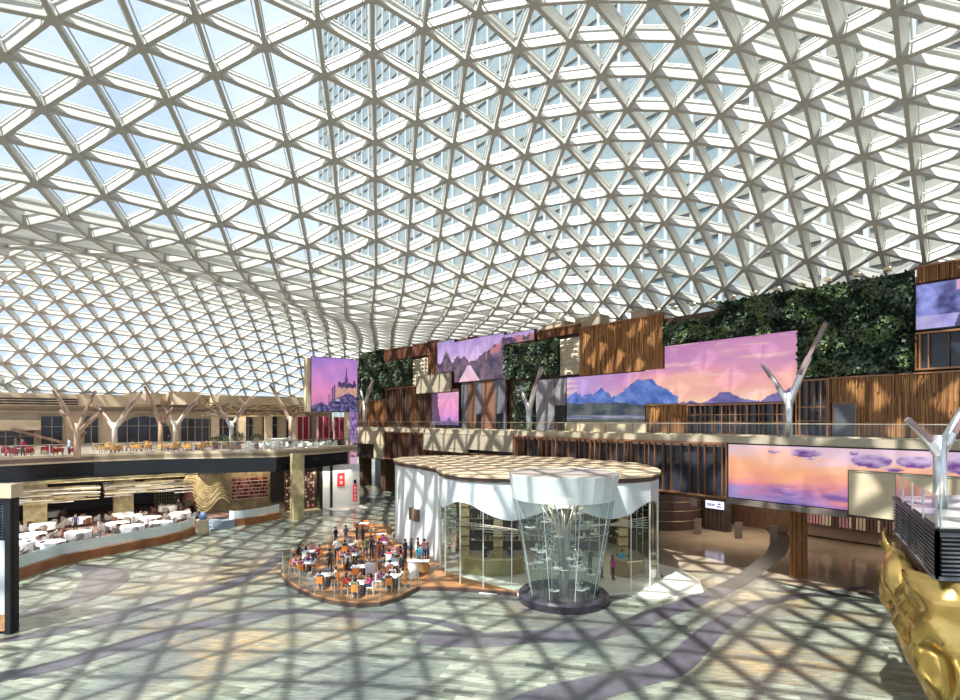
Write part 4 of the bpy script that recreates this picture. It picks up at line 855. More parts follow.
# golden canopy and maroon curtains at the right end of the terrace
t = thing('golden_canopy', 'long golden metal canopy with tangled gold strips over the maroon curtains', 'canopy', (*V(17.0, 88.0), 11.7), ROT2)
m = MB(); rnd = random.Random(4)
for k in range(210):
    x = rnd.uniform(0, 14); z = rnd.uniform(0, 1.5); a = rnd.uniform(-.5, .5); l = rnd.uniform(.5, 1.6); y = rnd.uniform(-.4, .3)
    m.mat(rnd.randrange(2)).bar((x, y, z), (x + l * math.cos(a), y, min(1.7, max(0, z + l * math.sin(a)))), .07, .12)
m.build('gold_strip', [CHAMP, COPPER], t)['kind'] = 'stuff'
MB().box(-.2, 14.8, -.5, .4, -.15, 0).box(-.2, 14.8, -.5, .4, 1.65, 1.8).build('canopy_frame', GOLDSTONE, t)
for k, x in enumerate((1.5, 5.2, 9.0, 12.8)):
    MB().box(x - .5, x + .5, -.3, .3, -3.9, -.15).build('canopy_pillar', CREAM, t)
for k, (x0, x1) in enumerate(((30.8, 33.2), (34.2, 36.4), (37.0, 40.5))):
    m = MB(); x = x0; i = 0
    while x < x1:
        m.mat(0 if i % 4 else 1).box(x, x + .22, 89.2 - .1 * math.sin(i * 1.3), 89.35, 7.6, 11.6 - .1 * (k == 2)); x += .24; i += 1
    tag(m.build('curtain', [MAROON, PINKC], rot=ROT2), ('maroon curtain left of the golden pillar', 'maroon and pink curtain between the golden pillars', 'deep maroon curtain beside the castle screen tower')[k], 'curtain')

# castle screen tower
TX0, TX1 = 25.3, 31.4
t = thing('castle_screen_tower', 'tall tower with a spired abbey on its violet screen at the terrace corner', 'screen tower', (*V(TX0, 67.7), 0), ROT2)
MB().box(-.45, 6.15, .3, 1.6, 12.0, 18.7).box(4.9, 6.15, .3, 1.6, 0, 12.0).build('tower_body', CREAM, t)
s_ = thing('tower_screen', None, None); s_.parent = t; s_.location = (0, 0, 12.1)
for kx in ('label', 'category'):
    if kx in s_: del s_[kx]
grid_picture('castle_picture', 0, 6.1, 0, 6.75, castle_pic, SCR, s_, .2, res=.06)
MB().box(-.06, 6.16, .22, .32, -.06, 6.82).build('screen_casing', BLACK, s_)
s_ = grid_picture('lower_picture', 5.1, 6.1, 3.0, 12.1, lambda x, z: strip_pic(x, z - 3.0), SCR, t, .2, res=.08)
MB().box(5.0, 6.2, .1, .3, 0, 2.95).build('tower_foot', RELIEF, t)
m = MB().box(20.7, 21.9, 60.9, 62.0, 0, 7.3)
tag(m.build('stone_pillar', GOLDSTONE, rot=ROT2), 'cream stone pillar at the corner of the far left terrace', 'pillar')
for (x, s_, l) in ((-1.5, 68.0, 'gold marbled pillar standing behind the dining tables at left'), (5.8, 70.2, 'gold marbled pillar behind the middle of the lower restaurant'), (-11.0, 66.0, 'gold marbled pillar at the left end of the lower restaurant')):
    m = MB().box(x - .9, x + .9, s_, s_ + 1.6, .8, 5.5).mat(1).box(x - .95, x + .95, s_ - .05, s_ + 1.65, .8, 1.0)
    tag(m.build('stone_pillar', [GOLDSTONE, DARK], rot=ROT2), l, 'pillar')

# lower restaurant platform and curved guard
cv = [(-33.5, 33.0), (-32.6, 35.5), (-31.8, 38.0), (-31.9, 40.4), (-31.7, 42.5), (-30.6, 44.6), (-29.6, 46.6), (-28.2, 49.2), (-27.5, 51.3), (-27.6, 53.6), (-28.3, 55.6)]
back = [V(13.5, 79), V(-40, 79), (-75, 40), (-45, 30)]
struct(MB().prism(cv + back, 0, .8).build('trim_25', P('dining_floor', (.16, .10, .09), .4)))
def guard(cv, lab1, lab2):
    out = [(x + .12, y - .12) for x, y in cv]
    t = thing('curved_plinth', lab1, 'plinth')
    MB().ribbon(cv, 0.02, .78, -.3).build('plinth_face', RUST, t, smooth=False)
    MB().ribbon(cv, 0.0, .06, -.4).build('base_line', SAND, t)
    t = thing('glass_guard', lab2, 'glass guard')
    MB().ribbon(cv, .8, 1.62, -.03).build('glass_panel', GLGUARD, t)
    m = MB()
    for i, (x, y) in enumerate(cv):
        if i % 2 == 0: m.box(x - .02, x + .03, y - .03, y + .02, .8, 1.63)
    m.build('guard_post', STEEL, t)['kind'] = 'stuff'
guard(cv, 'curved rust brown plinth in front of the lower left restaurant', 'curved pale glass guard along the lower left restaurant')
cv2 = [(-25.9, 57.9), (-25.4, 57.8), (-24.6, 58.2), (-23.3, 60.0), (-22.4, 62.4)]
struct(MB().prism(cv2 + [V(20, 66), V(20, 79), V(13.5, 79), (-28.3, 57.5)], 0, .8).build('trim_26', P('dining_floor', (.16, .10, .09), .4)))
guard(cv2, 'short rust orange plinth right of the blue-grey steps', 'short glass guard right of the blue-grey steps')
t = thing('entry_steps', 'blue-grey steps leading up to the lower left restaurant', 'steps', (-27.2, 56.9, 0), R(-35))
for k in range(4):
    MB().box(-1.0, 1.4, -.9 + k * .35, 1.6, k * .2, (k + 1) * .2).build('step', P('blue_grey_step', (.25, .32, .42), .3), t)
tag(MB().lathe([(.55, 0), (.6, .5), (.52, 1.3), (.6, 1.45)], 14).mat(1).lathe([(.3, 1.45), (.34, 1.9), (.1, 2.2)], 10).build('reception_desk', [CREAM, P('blue_flowers', (.15, .25, .5), .7)], loc=(-26.6, 53.7, 0), smooth=True), 'cream reception desk with blue display beside the steps', 'desk')

# golden bar chandeliers below the ceiling
def chandelier(label, p0, p1, s0, s1, z, n, seed):
    t = thing('bar_chandelier', label, 'chandelier', (*V(p0, s0), z), ROT2)
    rnd = random.Random(seed); m = MB()
    for k in range(n):
        x = rnd.uniform(0, p1 - p0); y = rnd.uniform(0, s1 - s0); h = rnd.uniform(0, 1.3); l = rnd.uniform(1.0, 3.2)
        m.mat(rnd.randrange(3)).box(max(0, x - l / 2), min(p1 - p0, x + l / 2), y, y + .07, h, h + .09)
    m.build('gold_bar', [CHAMP, GOLDSTONE, WHITE], t)['kind'] = 'stuff'
    MB().box(.3, .35, .2, .25, 1.2, 2.4).build('hanger', BLACK, t); MB().box(p1 - p0 - .35, p1 - p0 - .3, .2, .25, 1.2, 2.4).build('hanger', BLACK, t)
chandelier('chandelier of gold bars hanging at the left end of the lower restaurant', -13, -4.6, 66.2, 69.5, 3.1, 110, 1)
chandelier('chandelier of gold bars in front of the first gold pillar', -4.2, 3.6, 66.6, 70, 3.1, 110, 2)
chandelier('chandelier of gold bars right of the first gold pillar', 4.0, 12.5, 67.6, 71, 3.1, 110, 3)
m = MB()
for k in range(5): m.box(-12 + k * .5, 12, 64.9 + k * .22, 65.1 + k * .22, 5.15 + .12 * (k % 2), 5.3 + .12 * (k % 2))
tag(m.build('ceiling_battens', GOLDSTONE, rot=ROT2), 'gold ceiling battens under the black fascia of the terrace', 'battens')
# wine wall with bottles, sculpture wall, dark screen
t = thing('wine_rack', 'wide wine rack with rows of dark red bottles left of the corner pillar', 'wine rack', (*V(16.2, 67.0), .8), ROT2)
MB().box(-3.6, 4.0, .5, .7, 0, 4.7).build('rack_back', P('rack_bronze', (.20, .15, .08), .4, .3, var=(.36, .28, .15), scale=1.5, detail=6), t)
for k in range(6): MB().box(-.3, 3.6, 0, .5, 1.2 + k * .4, 1.24 + k * .4).build('shelf', CREAM, t)
m = MB(); rnd = random.Random(8)
for k in range(6):
    for i in range(22): m.mat(rnd.randrange(2)).box(-.25 + i * .175, -.25 + i * .175 + .11, .1, .4, 1.24 + k * .4, 1.24 + k * .4 + .3)
m.build('bottle', [P('wine_bottle', (.12, .015, .03), .2), P('wine_label', (.35, .12, .10), .4)], t)['kind'] = 'stuff'
t = thing('swirl_sculpture', 'large golden swirl relief left of the wine rack', 'sculpture', (*V(13.4, 66.6), .8), ROT2)
m = MB()
for k in range(11):
    pts = [(-2.6 + i * .42 + .14 * k, -.04 * (k % 3), 3.6 - .27 * k + .75 * math.sin(i * .75 + k * .35) ) for i in range(9)]
    m.tube(pts, [.03, .09, .14, .16, .14, .16, .12, .08, .03], 8)
m.build('gold_swirl', GOLDSTONE, t, smooth=True)
t = thing('patterned_screen', 'dark perforated screen at the back of the lower restaurant', 'screen', (*V(9.4, 76.5), .8), ROT2)
m = MB()
for i in range(11):
    m.box(i * .25, i * .25 + .06, 0, .08, 0, 4.2)
    m.box(0, 2.6, 0, .08, i * .4, i * .4 + .06)
m.build('lattice', RELIEF, t)
tag(MB().lathe([(.5, 0), (.75, .6), (.62, 1.4), (.85, 2.3), (.8, 2.5)], 16).build('tall_urn', P('terracotta', (.42, .20, .14), .6), loc=(*V(12.8, 74.5), .8), smooth=True), 'tall terracotta urn at the back of the lower restaurant', 'urn')

# shop at the corner below the tower
t = thing('corner_shop', 'glazed corner shop with crowded pink and brown shelves under the black fascia', 'shop', (*V(22.2, 66.5), 0), ROT2)
m = MB(); rnd = random.Random(3)
gc = [P('goods_pink', (.60, .32, .35), .5), P('goods_red', (.55, .04, .08), .5), P('goods_cream', (.75, .65, .5), .5), P('goods_brown', (.12, .07, .06), .5)]
for i in range(11):
    for j in range(11):
        if rnd.random() < .85: m.mat(rnd.choice((0, 2, 2, 3, 3, 1 if j < 4 else 0))).box(i * .32, i * .32 + rnd.uniform(.12, .28), 1.2, 1.5, .3 + j * .4, .3 + j * .4 + rnd.uniform(.15, .35))
m.build('shop_goods', gc, t)['kind'] = 'stuff'
MB().box(-.1, 3.8, 1.5, 1.7, 0, 5.3).build('shop_wall', BROWN, t)
MB().box(0, 3.8, 0, 1.5, 0, .06).build('shop_floor', CREAM, t)
t = thing('boutique', 'white boutique with two red signs at the foot of the screen tower', 'shop', (*V(26.5, 67.0), 0), ROT2)
MB().box(-.4, -.1, 0, .3, 0, 5.3).box(.9, 1.2, 0, .3, 0, 5.3).build('black_jamb', BLACK, t)
MB().box(-.1, .9, .2, .4, 0, 5.3).build('glass_door', SOFT, t)
MB().box(1.2, 5.0, .4, .6, 0, 5.3).build('shop_window', SOFT, t)
MB().box(.3, 4.9, -2.6, .4, 0, .03).build('threshold', P('pale_threshold', (.55, .52, .5), .15), t)
def red_sign(label, x, z0, w_, h_, rows):
    g = thing('red_sign', label, 'sign', (*V(26.5 + x, 67.15), z0), ROT2)
    MB().box(0, w_, 0, .08, 0, h_).build('sign_board', REDS, g)
    m = MB(); u = h_ / (rows + .6)
    for r in range(rows):
        z = h_ - (r + 1) * u; c = w_ / 2; a = min(u * .36, w_ * .32)
        m.box(c - a, c + a, -.03, 0, z + u * .3, z + u * .38).box(c - a, c + a, -.03, 0, z - u * .02, z + u * .06).box(c - .04, c + .04, -.03, 0, z - u * .2, z + u * .48).box(c - a * .7, c - a * .55, -.03, 0, z - u * .2, z + u * .2).box(c + a * .5, c + a * .65, -.03, 0, z - u * .2, z + u * .2)
    m.build('sign_characters', WHITE, g)
    return g
g = red_sign('red sign with white characters on the white boutique front', 1.9, 2.6, .95, 1.7, 2)
g = red_sign('narrow red banner low at the right side of the boutique front', 4.0, .5, .55, 2.2, 4)
MB().box(.1, .45, 0, .08, 2.3, 2.8).build('black_cap', BLACK, g)
# dark recess between the tower and the pavilion
struct(MB().box(-98, -70, 49.0, 50.0, 0, 5.0).build('wall_ground_far', DARK, rot=ROT))
for i, (x, l) in enumerate(((-88, 'brown pier right of the castle screen tower at floor level'), (-80, 'brown pier in the dark recess left of the pavilion'))):
    tag(MB().box(x, x + 1.6, 41, 42.6, 0, 4.95).build('clad_pier', BROWN, rot=ROT), l, 'pier')

# forked tree columns on the terrace
TM = (TRUNK, TRUNKP)
TMs = (P('pale_tree_column', (.62, .56, .48), .4), TRUNKP)
for (px, py, zf, tips, r, mt, l) in (
    (-37.1, 51.6, 3.2, [(-2.2, 0, 6.3, .2), (1.7, 0, 6.2, .18), (-1.6, 0, 4.4, .18), (2.0, .5, 4.4, .2)], .28, TM, 'big brown tree column with four branches at the left terrace edge'),
    (-42.6, 65.3, 3.2, [(-2.2, 0, 5.2, .2), (3.2, 0, 6.8, .22)], .3, TMs, 'pale forked column left of the orange armchairs'),
    (-38.8, 68.0, 3.6, [(-1.9, 0, 7.6, .22), (1.5, 0, 5.0, .2)], .3, TM, 'tall brown forked column behind the orange armchairs'),
    (-40.5, 74.5, 3.4, [(-1.6, 0, 5.2, .2), (3.4, 0, 6.9, .22)], .32, TMs, 'pale forked column behind the tall brown one'),
    (-30.0, 67.6, 3.4, [(2.3, 0, 6.2, .2), (-1.8, 0, 5.4, .18)], .28, TMs, 'slim pale forked column by the terrace shrubs'),
    (-24.7, 73.0, 4.0, [(-2.6, 0, 8.0, .22), (1.2, 0, 5.2, .18)], .26, TM, 'dark curving tree column beside the golden canopy')):
    tree_column(l, (px, py, 7.5), 0, zf, tips, r, mt)

# ------------------------------------------------------------------ glass pavilion with its timber deck
front = [(-3.2, 42.4), (-2.9, 40.6), (-2.4, 38.6), (-1.3, 36.6), (0.2, 35.7), (2.0, 35.3), (4.5, 35.1), (7.5, 35.2), (9.6, 35.6), (11.1, 36.6), (12.2, 38.4), (12.9, 40.8), (13.1, 43.4)]
rear = [(13.0, 46.5), (11.4, 50), (8.6, 53), (4.5, 55.5), (0, 56.8), (-4.5, 56.5), (-7.4, 54.4), (-7.9, 52)]
solid = [(-7.9, 52), (-7.6, 50.2), (-6.9, 48.6), (-5.9, 47.0), (-4.9, 45.5), (-4.0, 44.0), (-3.2, 42.4)]
pav = thing('glass_pavilion', 'round glass pavilion with flat timber roof and wavy white valance', 'pavilion')
ZR = 7.3
def grow(poly, c, d):
    out = []
    for x, y in poly:
        v = Vector((x - c[0], y - c[1])); l = v.length; v = v * ((l + d) / l); out.append((c[0] + v.x, c[1] + v.y))
    return out
allp = front + rear + solid[1:-1]
PC = (3.0, 46.0)
MB().prism(grow(allp, PC, .22), ZR, ZR + .12).build('roof_slab', P('roof_timber', (.52, .38, .24), .6, var=(.60, .46, .31), scale=.8, stretch=(1, 6, 1)), pav)
MB().prism(grow(allp, PC, .12), ZR - .3, ZR).build('roof_edge', DECKE, pav)
MB().prism(grow(allp, PC, -.3), ZR - .42, ZR - .3).build('pavilion_ceiling', P('ceiling_brown', (.12, .09, .07), .6), pav)
# folded solid white wall
fold = []
for i in range(len(solid) - 1):
    a = Vector(solid[i]); b = Vector(solid[i + 1]); n = (b - a).normalized(); nn = Vector((-n.y, n.x))
    for k in range(4):
        t = k / 4; fold.append(tuple(a.lerp(b, t) + nn * (.14 if (i * 4 + k) % 4 < 2 else 0)))
fold.append(solid[-1])
MB().ribbon(fold, .3, ZR - .3, .2).build('white_folded_wall', SOFT, pav)
a = Vector(solid[3]); b = Vector(solid[4]); d = (b - a).normalized(); nn = Vector((d.y, -d.x))
m = MB(); c = a.lerp(b, .5)
q = [c + d * s + nn * t for s, t in ((-.75, .16), (.75, .16), (.75, -.3), (-.75, -.3))]
m.add([(p.x, p.y, z) for z in (2.7, 3.7) for p in q], [(0, 3, 2, 1), (4, 5, 6, 7), (0, 1, 5, 4), (1, 2, 6, 5), (2, 3, 7, 6), (3, 0, 4, 7)])
m.build('serving_hatch', P('hatch_brown', (.20, .12, .09), .5), pav)
# glass wall, mullions and the wavy valance
gl = front + rear
MB().ribbon(gl, .06, ZR - .3, .03).build('glass_wall', GLPAV, pav)
seg = []
for i in range(len(gl) - 1):
    a = Vector(gl[i]); b = Vector(gl[i + 1]); n = max(1, round((b - a).length / 1.7))
    for k in range(n): seg.append(a.lerp(b, k / n))
proto = MB().box(-.02, .02, -.05, .05, .06, ZR - .3).build('mullion', WHITE, pav)
for i, p in enumerate(seg[:42]):
    o = proto if i == 0 else proto.copy()
    if i: C.objects.link(o); o.parent = pav
    o.location = (p.x, p.y, 0)
val = []; zz = []
L = 0; prev = None
for p in seg:
    for _ in range(1):
        if prev is not None: L += (p - prev).length
        prev = p; val.append((p.x, p.y)); 
dense = []
for i in range(len(val) - 1):
    for k in range(5): dense.append(tuple(Vector(val[i]).lerp(Vector(val[i + 1]), k / 5)))
L = 0
for i, p in enumerate(dense):
    if i: L += (Vector(p) - Vector(dense[i - 1])).length
    zz.append(5.15 + .42 * math.sin(L * .95 + 1.9) + .12 * math.sin(L * .4))
out = grow(dense, PC, .06)
MB().ribbon(out, zz, ZR - .3, .02).build('wavy_valance', P('valance_white', (.72, .79, .81), .3), pav)
for i, (x, y) in enumerate(out):
    if i % 18 == 4 and y < 44:
        MB().box(x - .04, x + .04, y - .08, y, ZR - .62, ZR - .54).build('fixing_knob', STEEL, pav)
base = grow(front, PC, .25) + grow(rear + solid[1:-1], PC, .15)
struct(MB().prism(base, 0, .06).build('trim_30', P('white_marble', (.74, .72, .64), .15, var=(.82, .80, .73), scale=.8)))
struct(MB().prism([(8.5, 35.9), (9.8, 34.6), (12, 34.3), (14.2, 35.6), (15, 38.2), (14.6, 41), (13.3, 43), (12.8, 39), (11, 36.4)], 0, .1).build('trim_31', P('white_marble', (.74, .72, .64), .15)))

# interior of the pavilion
def counter(name, label, pts, h, th, mats, z=.06):
    t = thing(name, label, 'counter')
    MB().ribbon(pts, z, h - .08, th).build('counter_front', mats[0], t)
    MB().ribbon([(x, y - .06) for x, y in pts], h - .08, h, th + .12).build('counter_top', mats[1], t)
    return t
OLIVE = P('olive_gold_panel', (.32, .27, .12), .35, .4, var=(.45, .38, .18), scale=1.0)
counter('bar_counter', 'olive gold bar counter with pale top inside the pavilion at left', [(-1.6, 41.5), (-1.2, 40.0), (0.2, 39.2), (2.2, 39.3), (3.2, 40.2)], 1.25, .5, (OLIVE, CHAMP))
counter('bar_counter', 'brown counter inside the pavilion at right behind the glass', [(9.2, 39.6), (10.2, 38.8), (11.4, 39.2), (11.9, 40.6)], 1.2, .5, (P('tan_panel', (.42, .30, .18), .5), CHAMP))
core = thing('kitchen_core', 'dark shelved kitchen core in the middle of the pavilion', 'kitchen block', (3.5, 47, .06))
MB().box(-5.5, 6.5, 0, 6, 0, 6.2).build('core_wall', P('core_dark', (.06, .05, .045), .4, var=(.12, .10, .08), scale=.6), core)
rnd = random.Random(12)
for k in range(5):
    MB().box(-5.3, 6.3, -.45, 0, .9 + k * .9, .95 + k * .9).build('core_shelf', CHAMP, core)
m = MB()
for k in range(5):
    for i in range(60):
        x = -5.2 + i * .19
        if rnd.random() < .7: m.mat(rnd.randrange(4)).box(x, x + rnd.uniform(.06, .15), -.38, -.15, .95 + k * .9, .95 + k * .9 + rnd.uniform(.15, .6))
m.build('shelf_goods', [CHAMP, WOODC, SOFT, OLIVE], core)['kind'] = 'stuff'
for (x, y, l) in ((-1.2, 44.2, 'tall gold lantern pillar inside the pavilion at far left'), (1.4, 43.6, 'tall gold lantern pillar inside the pavilion left of the vitrine'), (11.2, 44.0, 'tall gold lantern pillar inside the pavilion at right')):
    m = MB().box(-.35, .35, -.35, .35, 0, 6.8)
    for k in range(9): m.mat(1).box(-.4, .4, -.4, .4, .3 + k * .75, .38 + k * .75)
    tag(m.build('lantern_pillar', [GOLDSTONE, BROWN], loc=(x, y, .06)), l, 'pillar')
# hanging glass strings
t = thing('hanging_ornament', 'cluster of hanging glass and metal leaves inside the pavilion', 'ornament')
m = MB(); rnd = random.Random(5)
for k in range(420):
    a = rnd.uniform(-1, 12.2); y = rnd.uniform(38.5, 44) if a < 11 else rnd.uniform(40, 43); z = rnd.uniform(2.6, 5.6)
    s_ = rnd.uniform(.06, .2); an = rnd.uniform(0, PI)
    dx, dy = math.cos(an) * s_, math.sin(an) * s_
    m.mat(rnd.randrange(3)).add([(a - dx, y - dy, z), (a, y, z + s_ * .3), (a + dx, y + dy, z + rnd.uniform(-.1, .1)), (a, y, z - s_ * .3)], [(0, 1, 2, 3)])
m.build('glass_leaves', [STEEL, CHAMP, BROWN], t)['kind'] = 'stuff'
m = MB()
for k in range(5): m.tube([(-1.5 + k * .6, 42.5 - k * .8, 3.3 - .1 * k), (3 + k * .2, 41.2 - k * .5, 2.9), (8, 41 - k * .3, 3.4), (12.4, 41.5, 3.0 + k * .2)], .035, 5)
m.build('silver_band', STEEL, t)

# vitrine: tapered glass drum with a tree sculpture
vx, vy = 5.1, 34.3
vt = thing('glass_vitrine', 'tall tapered glass drum with frosted rim on a dark ring base', 'glass vitrine', (vx, vy, 0))
MB().lathe([(2.72, 0), (2.74, .42), (2.6, .55), (2.2, .58), (2.15, .3)], 40, cap=False).build('ring_base', P('dark_ring_stone', (.03, .026, .036), .25, var=(.05, .045, .06), scale=2), vt, smooth=False)
MB().lathe([(0, .3), (2.2, .31)], 40, cap=False).build('vitrine_floor', P('mirror_floor', (.5, .5, .5), .1, .8), vt)
def rz(z): return 2.08 + (z - .5) * (3.36 - 2.08) / 7.3
MB().lathe([(rz(.5), .5), (rz(3), 3), (rz(6.25), 6.25)], 27, cap=False).build('glass_drum', GLCASE, vt)
MB().lathe([(rz(6.25), 6.25), (rz(7.8), 7.8)], 27, cap=False).build('frosted_rim', GLFROST, vt)
MB().lathe([(0, 7.72), (rz(7.74) - .05, 7.72), (rz(7.74) - .05, 7.78), (0, 7.78)], 28, cap=False).build('drum_lid', P('lid_grey_timber', (.34, .29, .25), .35, var=(.42, .36, .32), scale=.6), vt)
m = MB()
for k in range(9):
    a = 2 * PI * k / 9; ca, sa = math.cos(a), math.sin(a)
    MB().bar((rz(.5) * ca, rz(.5) * sa, .5), (rz(7.8) * ca, rz(7.8) * sa, 7.8), .03).build('glass_joint', SOFT, vt)
for z in (2.4, 4.3): MB().lathe([(rz(z) - .03, z), (rz(z) + .01, z + .02), (rz(z) - .03, z + .04)], 28, cap=False).build('steel_hoop', STEEL, vt)
ts = thing('tree_sculpture', 'silvery tree sculpture with arching branches inside the glass drum', 'sculpture', (vx, vy, .32))
m = MB()
for k in range(11):
    a = 2 * PI * k / 11 + .2; r1 = .16; r2 = 1.5 + .35 * (k % 3)
    m.mat(k % 2).tube([(r1 * math.cos(a), r1 * math.sin(a), 0), (r1 * 1.1 * math.cos(a), r1 * 1.1 * math.sin(a), 2.4), (.35 * math.cos(a), .35 * math.sin(a), 4.0), (r2 * .6 * math.cos(a), r2 * .6 * math.sin(a), 5.3), (r2 * math.cos(a), r2 * math.sin(a), 5.9 + .2 * (k % 2))], [.10, .085, .07, .055, .03], 6)
m.build('trunk_bundle', [CHAMP, STEEL], ts, smooth=True)
m = MB()
for k in range(16):
    a = 2 * PI * k / 16; r2 = 1.45 + .4 * ((k * 7) % 3) / 2; z = 1.0 + ((k * 5) % 7) * .5
    m.tube([(.18 * math.cos(a), .18 * math.sin(a), z * .4), (.5 * math.cos(a), .5 * math.sin(a), z + .9), (r2 * .75 * math.cos(a), r2 * .75 * math.sin(a), z + 1.3), (r2 * math.cos(a), r2 * math.sin(a), z + .6)], [.06, .05, .04, .02], 5)
m.build('arching_branch', [STEEL], ts, smooth=True)['kind'] = 'stuff'
m = MB(); rnd = random.Random(2)
for k in range(52):
    a = rnd.uniform(0, 2 * PI); z = rnd.uniform(.2, 5.2); r = min(rz(z) - .55, rnd.uniform(.7, 2.3))
    m.mat(0).lathe([(rnd.uniform(.2, .42), z), (.3, z + .03)], 8, r * math.cos(a), r * math.sin(a))
    for q in range(2): m.mat(1 + rnd.randrange(2)).lathe([(.05, z + .03), (.06, z + .25), (.02, z + .36)], 6, r * math.cos(a) + rnd.uniform(-.15, .15), r * math.sin(a) + rnd.uniform(-.15, .15))
m.build('leaf_shelf', [SOFT, P('green_bottle', (.06, .12, .05), .2), CHAMP], ts)['kind'] = 'stuff'

# timber deck
deck = [(-14.6, 42.8), (-14.4, 40.5), (-13.8, 38.9), (-12.8, 37.2), (-11.6, 35.7), (-10.2, 34.3), (-8.7, 33.3), (-7.2, 32.8), (-5.9, 33.0), (-4.9, 34.0), (-4.3, 35.3), (-3.9, 36.1), (-1.2, 35.9), (2.3, 34.9),
        (1.0, 36.2), (-.8, 37.8), (-2.4, 39.6), (-3.2, 42.4), (-4.0, 44.0), (-5.9, 47), (-7.9, 50.2), (-8.6, 54), (-9.2, 57.4), (-11.2, 58.2), (-12.6, 56), (-13.4, 50), (-14.2, 46)]
struct(MB().prism(deck, .0, .24).build('trim_32', DECKE))
struct(MB().prism(grow(deck, (-8, 42), -.04), .24, .3).build('trim_33', DECKW))
rail = deck[20:][::-1][:0] + [(-13.2, 50), (-14.0, 46)] + deck[:12]
dr = thing('deck_railing', 'clear glass railing with thin posts around the round timber deck', 'railing')
rl = grow(rail, (-8, 42), -.12)
MB().ribbon(rl, .34, 1.4, .02).build('glass_panel', GLRAIL, dr)
m = MB()
for i in range(len(rl)):
    x, y = rl[i]; o = MB().box(x - .02, x + .02, y - .02, y + .02, .3, 1.42).build('post', STEEL, dr)

# ------------------------------------------------------------------ people
def skin_body(J, E, name):
    me = bpy.data.meshes.new(name)
    ks = list(J); ix = {k: i for i, k in enumerate(ks)}
    me.from_pydata([J[k][0] for k in ks], [(ix[a], ix[b]) for a, b in E], [])
    o = bpy.data.objects.new(name, me); C.objects.link(o)
    md = o.modifiers.new('s', 'SKIN'); md.use_smooth_shade = True
    for i, k in enumerate(ks):
        r = J[k][1]; me.skin_vertices[0].data[i].radius = r if isinstance(r, tuple) else (r, r)
        me.skin_vertices[0].data[i].use_root = (k == 'pel')
    ms = o.modifiers.new('u', 'SUBSURF'); ms.levels = 1; ms.render_levels = 1
    dg = bpy.context.evaluated_depsgraph_get(); ev = o.evaluated_get(dg)
    m2 = bpy.data.meshes.new_from_object(ev)
    V_ = [tuple(v.co) for v in m2.vertices]; F_ = [tuple(p.vertices) for p in m2.polygons]
    bpy.data.objects.remove(o); bpy.data.meshes.remove(m2)
    return V_, F_
def body_mesh(name, J, E, classify, hands, headc, face):
    V_, F_ = skin_body(J, E, name)
    m = MB(); m.v = list(V_)
    for f in F_:
        c = sum((Vector(V_[i]) for i in f), Vector()) / len(f)
        m.f.append(list(f)); m.m.append(classify(c))
    m.k = 2
    for (h, d, sgn) in hands:
        h = Vector(h); d = Vector(d).normalized(); s_ = d.cross(Vector((0, 0, 1)))
        s_ = s_.normalized() if s_.length > .2 else Vector((1, 0, 0))
        for q, l in ((-1.5, .065), (-.5, .078), (.5, .074), (1.5, .058)):
            a = h + s_ * q * .016; m.tube([a, a + d * l * .6, a + d * l + Vector((0, 0, -.015))], [.009, .0085, .006], 5)
        a = h - d * .04 + s_ * sgn * .03; m.tube([a, a + (s_ * sgn + d) * .03, a + (s_ * sgn * .4 + d) * .07], [.012, .010, .007], 5)
    hc = Vector(headc)
    m.tube([hc + Vector((0, -.085, .01)), hc + Vector((0, -.115, -.02)), hc + Vector((0, -.09, -.03))], [.006, .013, .01], 5)
    for sx in (-1, 1):
        m.mat(2).tube([hc + Vector((sx * .085, 0, .02)), hc + Vector((sx * .1, .012, 0)), hc + Vector((sx * .082, 0, -.03))], [.012, .016, .008], 5)
        m.mat(3).tube([hc + Vector((sx * .034, -.082, .018)), hc + Vector((sx * .034, -.093, .018))], [.011, .009], 6)
    m.mat(4).tube([hc + Vector((-.025, -.084, -.05)), hc + Vector((0, -.093, -.052)), hc + Vector((.025, -.084, -.05))], [.004, .007, .004], 5)
    me = bpy.data.meshes.new(name); me.from_pydata(m.v, [], m.f)
    for mm in (BLACK, BLACK, SKIN, HAIR, P('lips', (.4, .12, .1), .5)): me.materials.append(mm)
    me.polygons.foreach_set('material_index', m.m); me.polygons.foreach_set('use_smooth', [True] * len(m.f)); me.update()
    return me
def hair_mesh(c, long=False):
    m = MB(); vs = []; n = 12
    rings = [(.015, .118), (.06, .10), (.092, .06), (.102, .015), (.104, -.03)] + ([(.10, -.08), (.10, -.14), (.085, -.2)] if long else [(.09, -.065)])
    for r, z in rings:
        for k in range(n):
            a = 2 * PI * k / n; x, y = r * math.cos(a), r * math.sin(a) * 1.12 + .012
            if z < .04 and y < -.02: y = max(y, -.02 - .0 * z)
            vs.append((c[0] + x, c[1] + y, c[2] + z))
    fs = [tuple(range(n))]
    for i in range(len(rings) - 1):
        for k in range(n): fs.append((i * n + k, (i + 1) * n + k, (i + 1) * n + (k + 1) % n, i * n + (k + 1) % n))
    m.add(vs, fs)
    me = bpy.data.meshes.new('hair'); me.from_pydata(m.v, [], m.f); me.materials.append(HAIR)
    me.polygons.foreach_set('use_smooth', [True] * len(m.f)); return me
def limbs(E, hd):
    return [('pel', 'waist'), ('waist', 'chest'), ('chest', 'neck'), ('neck', 'chin'), ('chin', 'head'), ('head', 'top')] + \
        [(a + s, b + s) for s in 'LR' for a, b in (('sh', 'el'), ('el', 'wr'), ('wr', 'ha'), ('hip', 'kn'), ('kn', 'an'), ('an', 'toe'))] + \
        [('chest', 'sh' + s) for s in 'LR'] + [('pel', 'hip' + s) for s in 'LR']
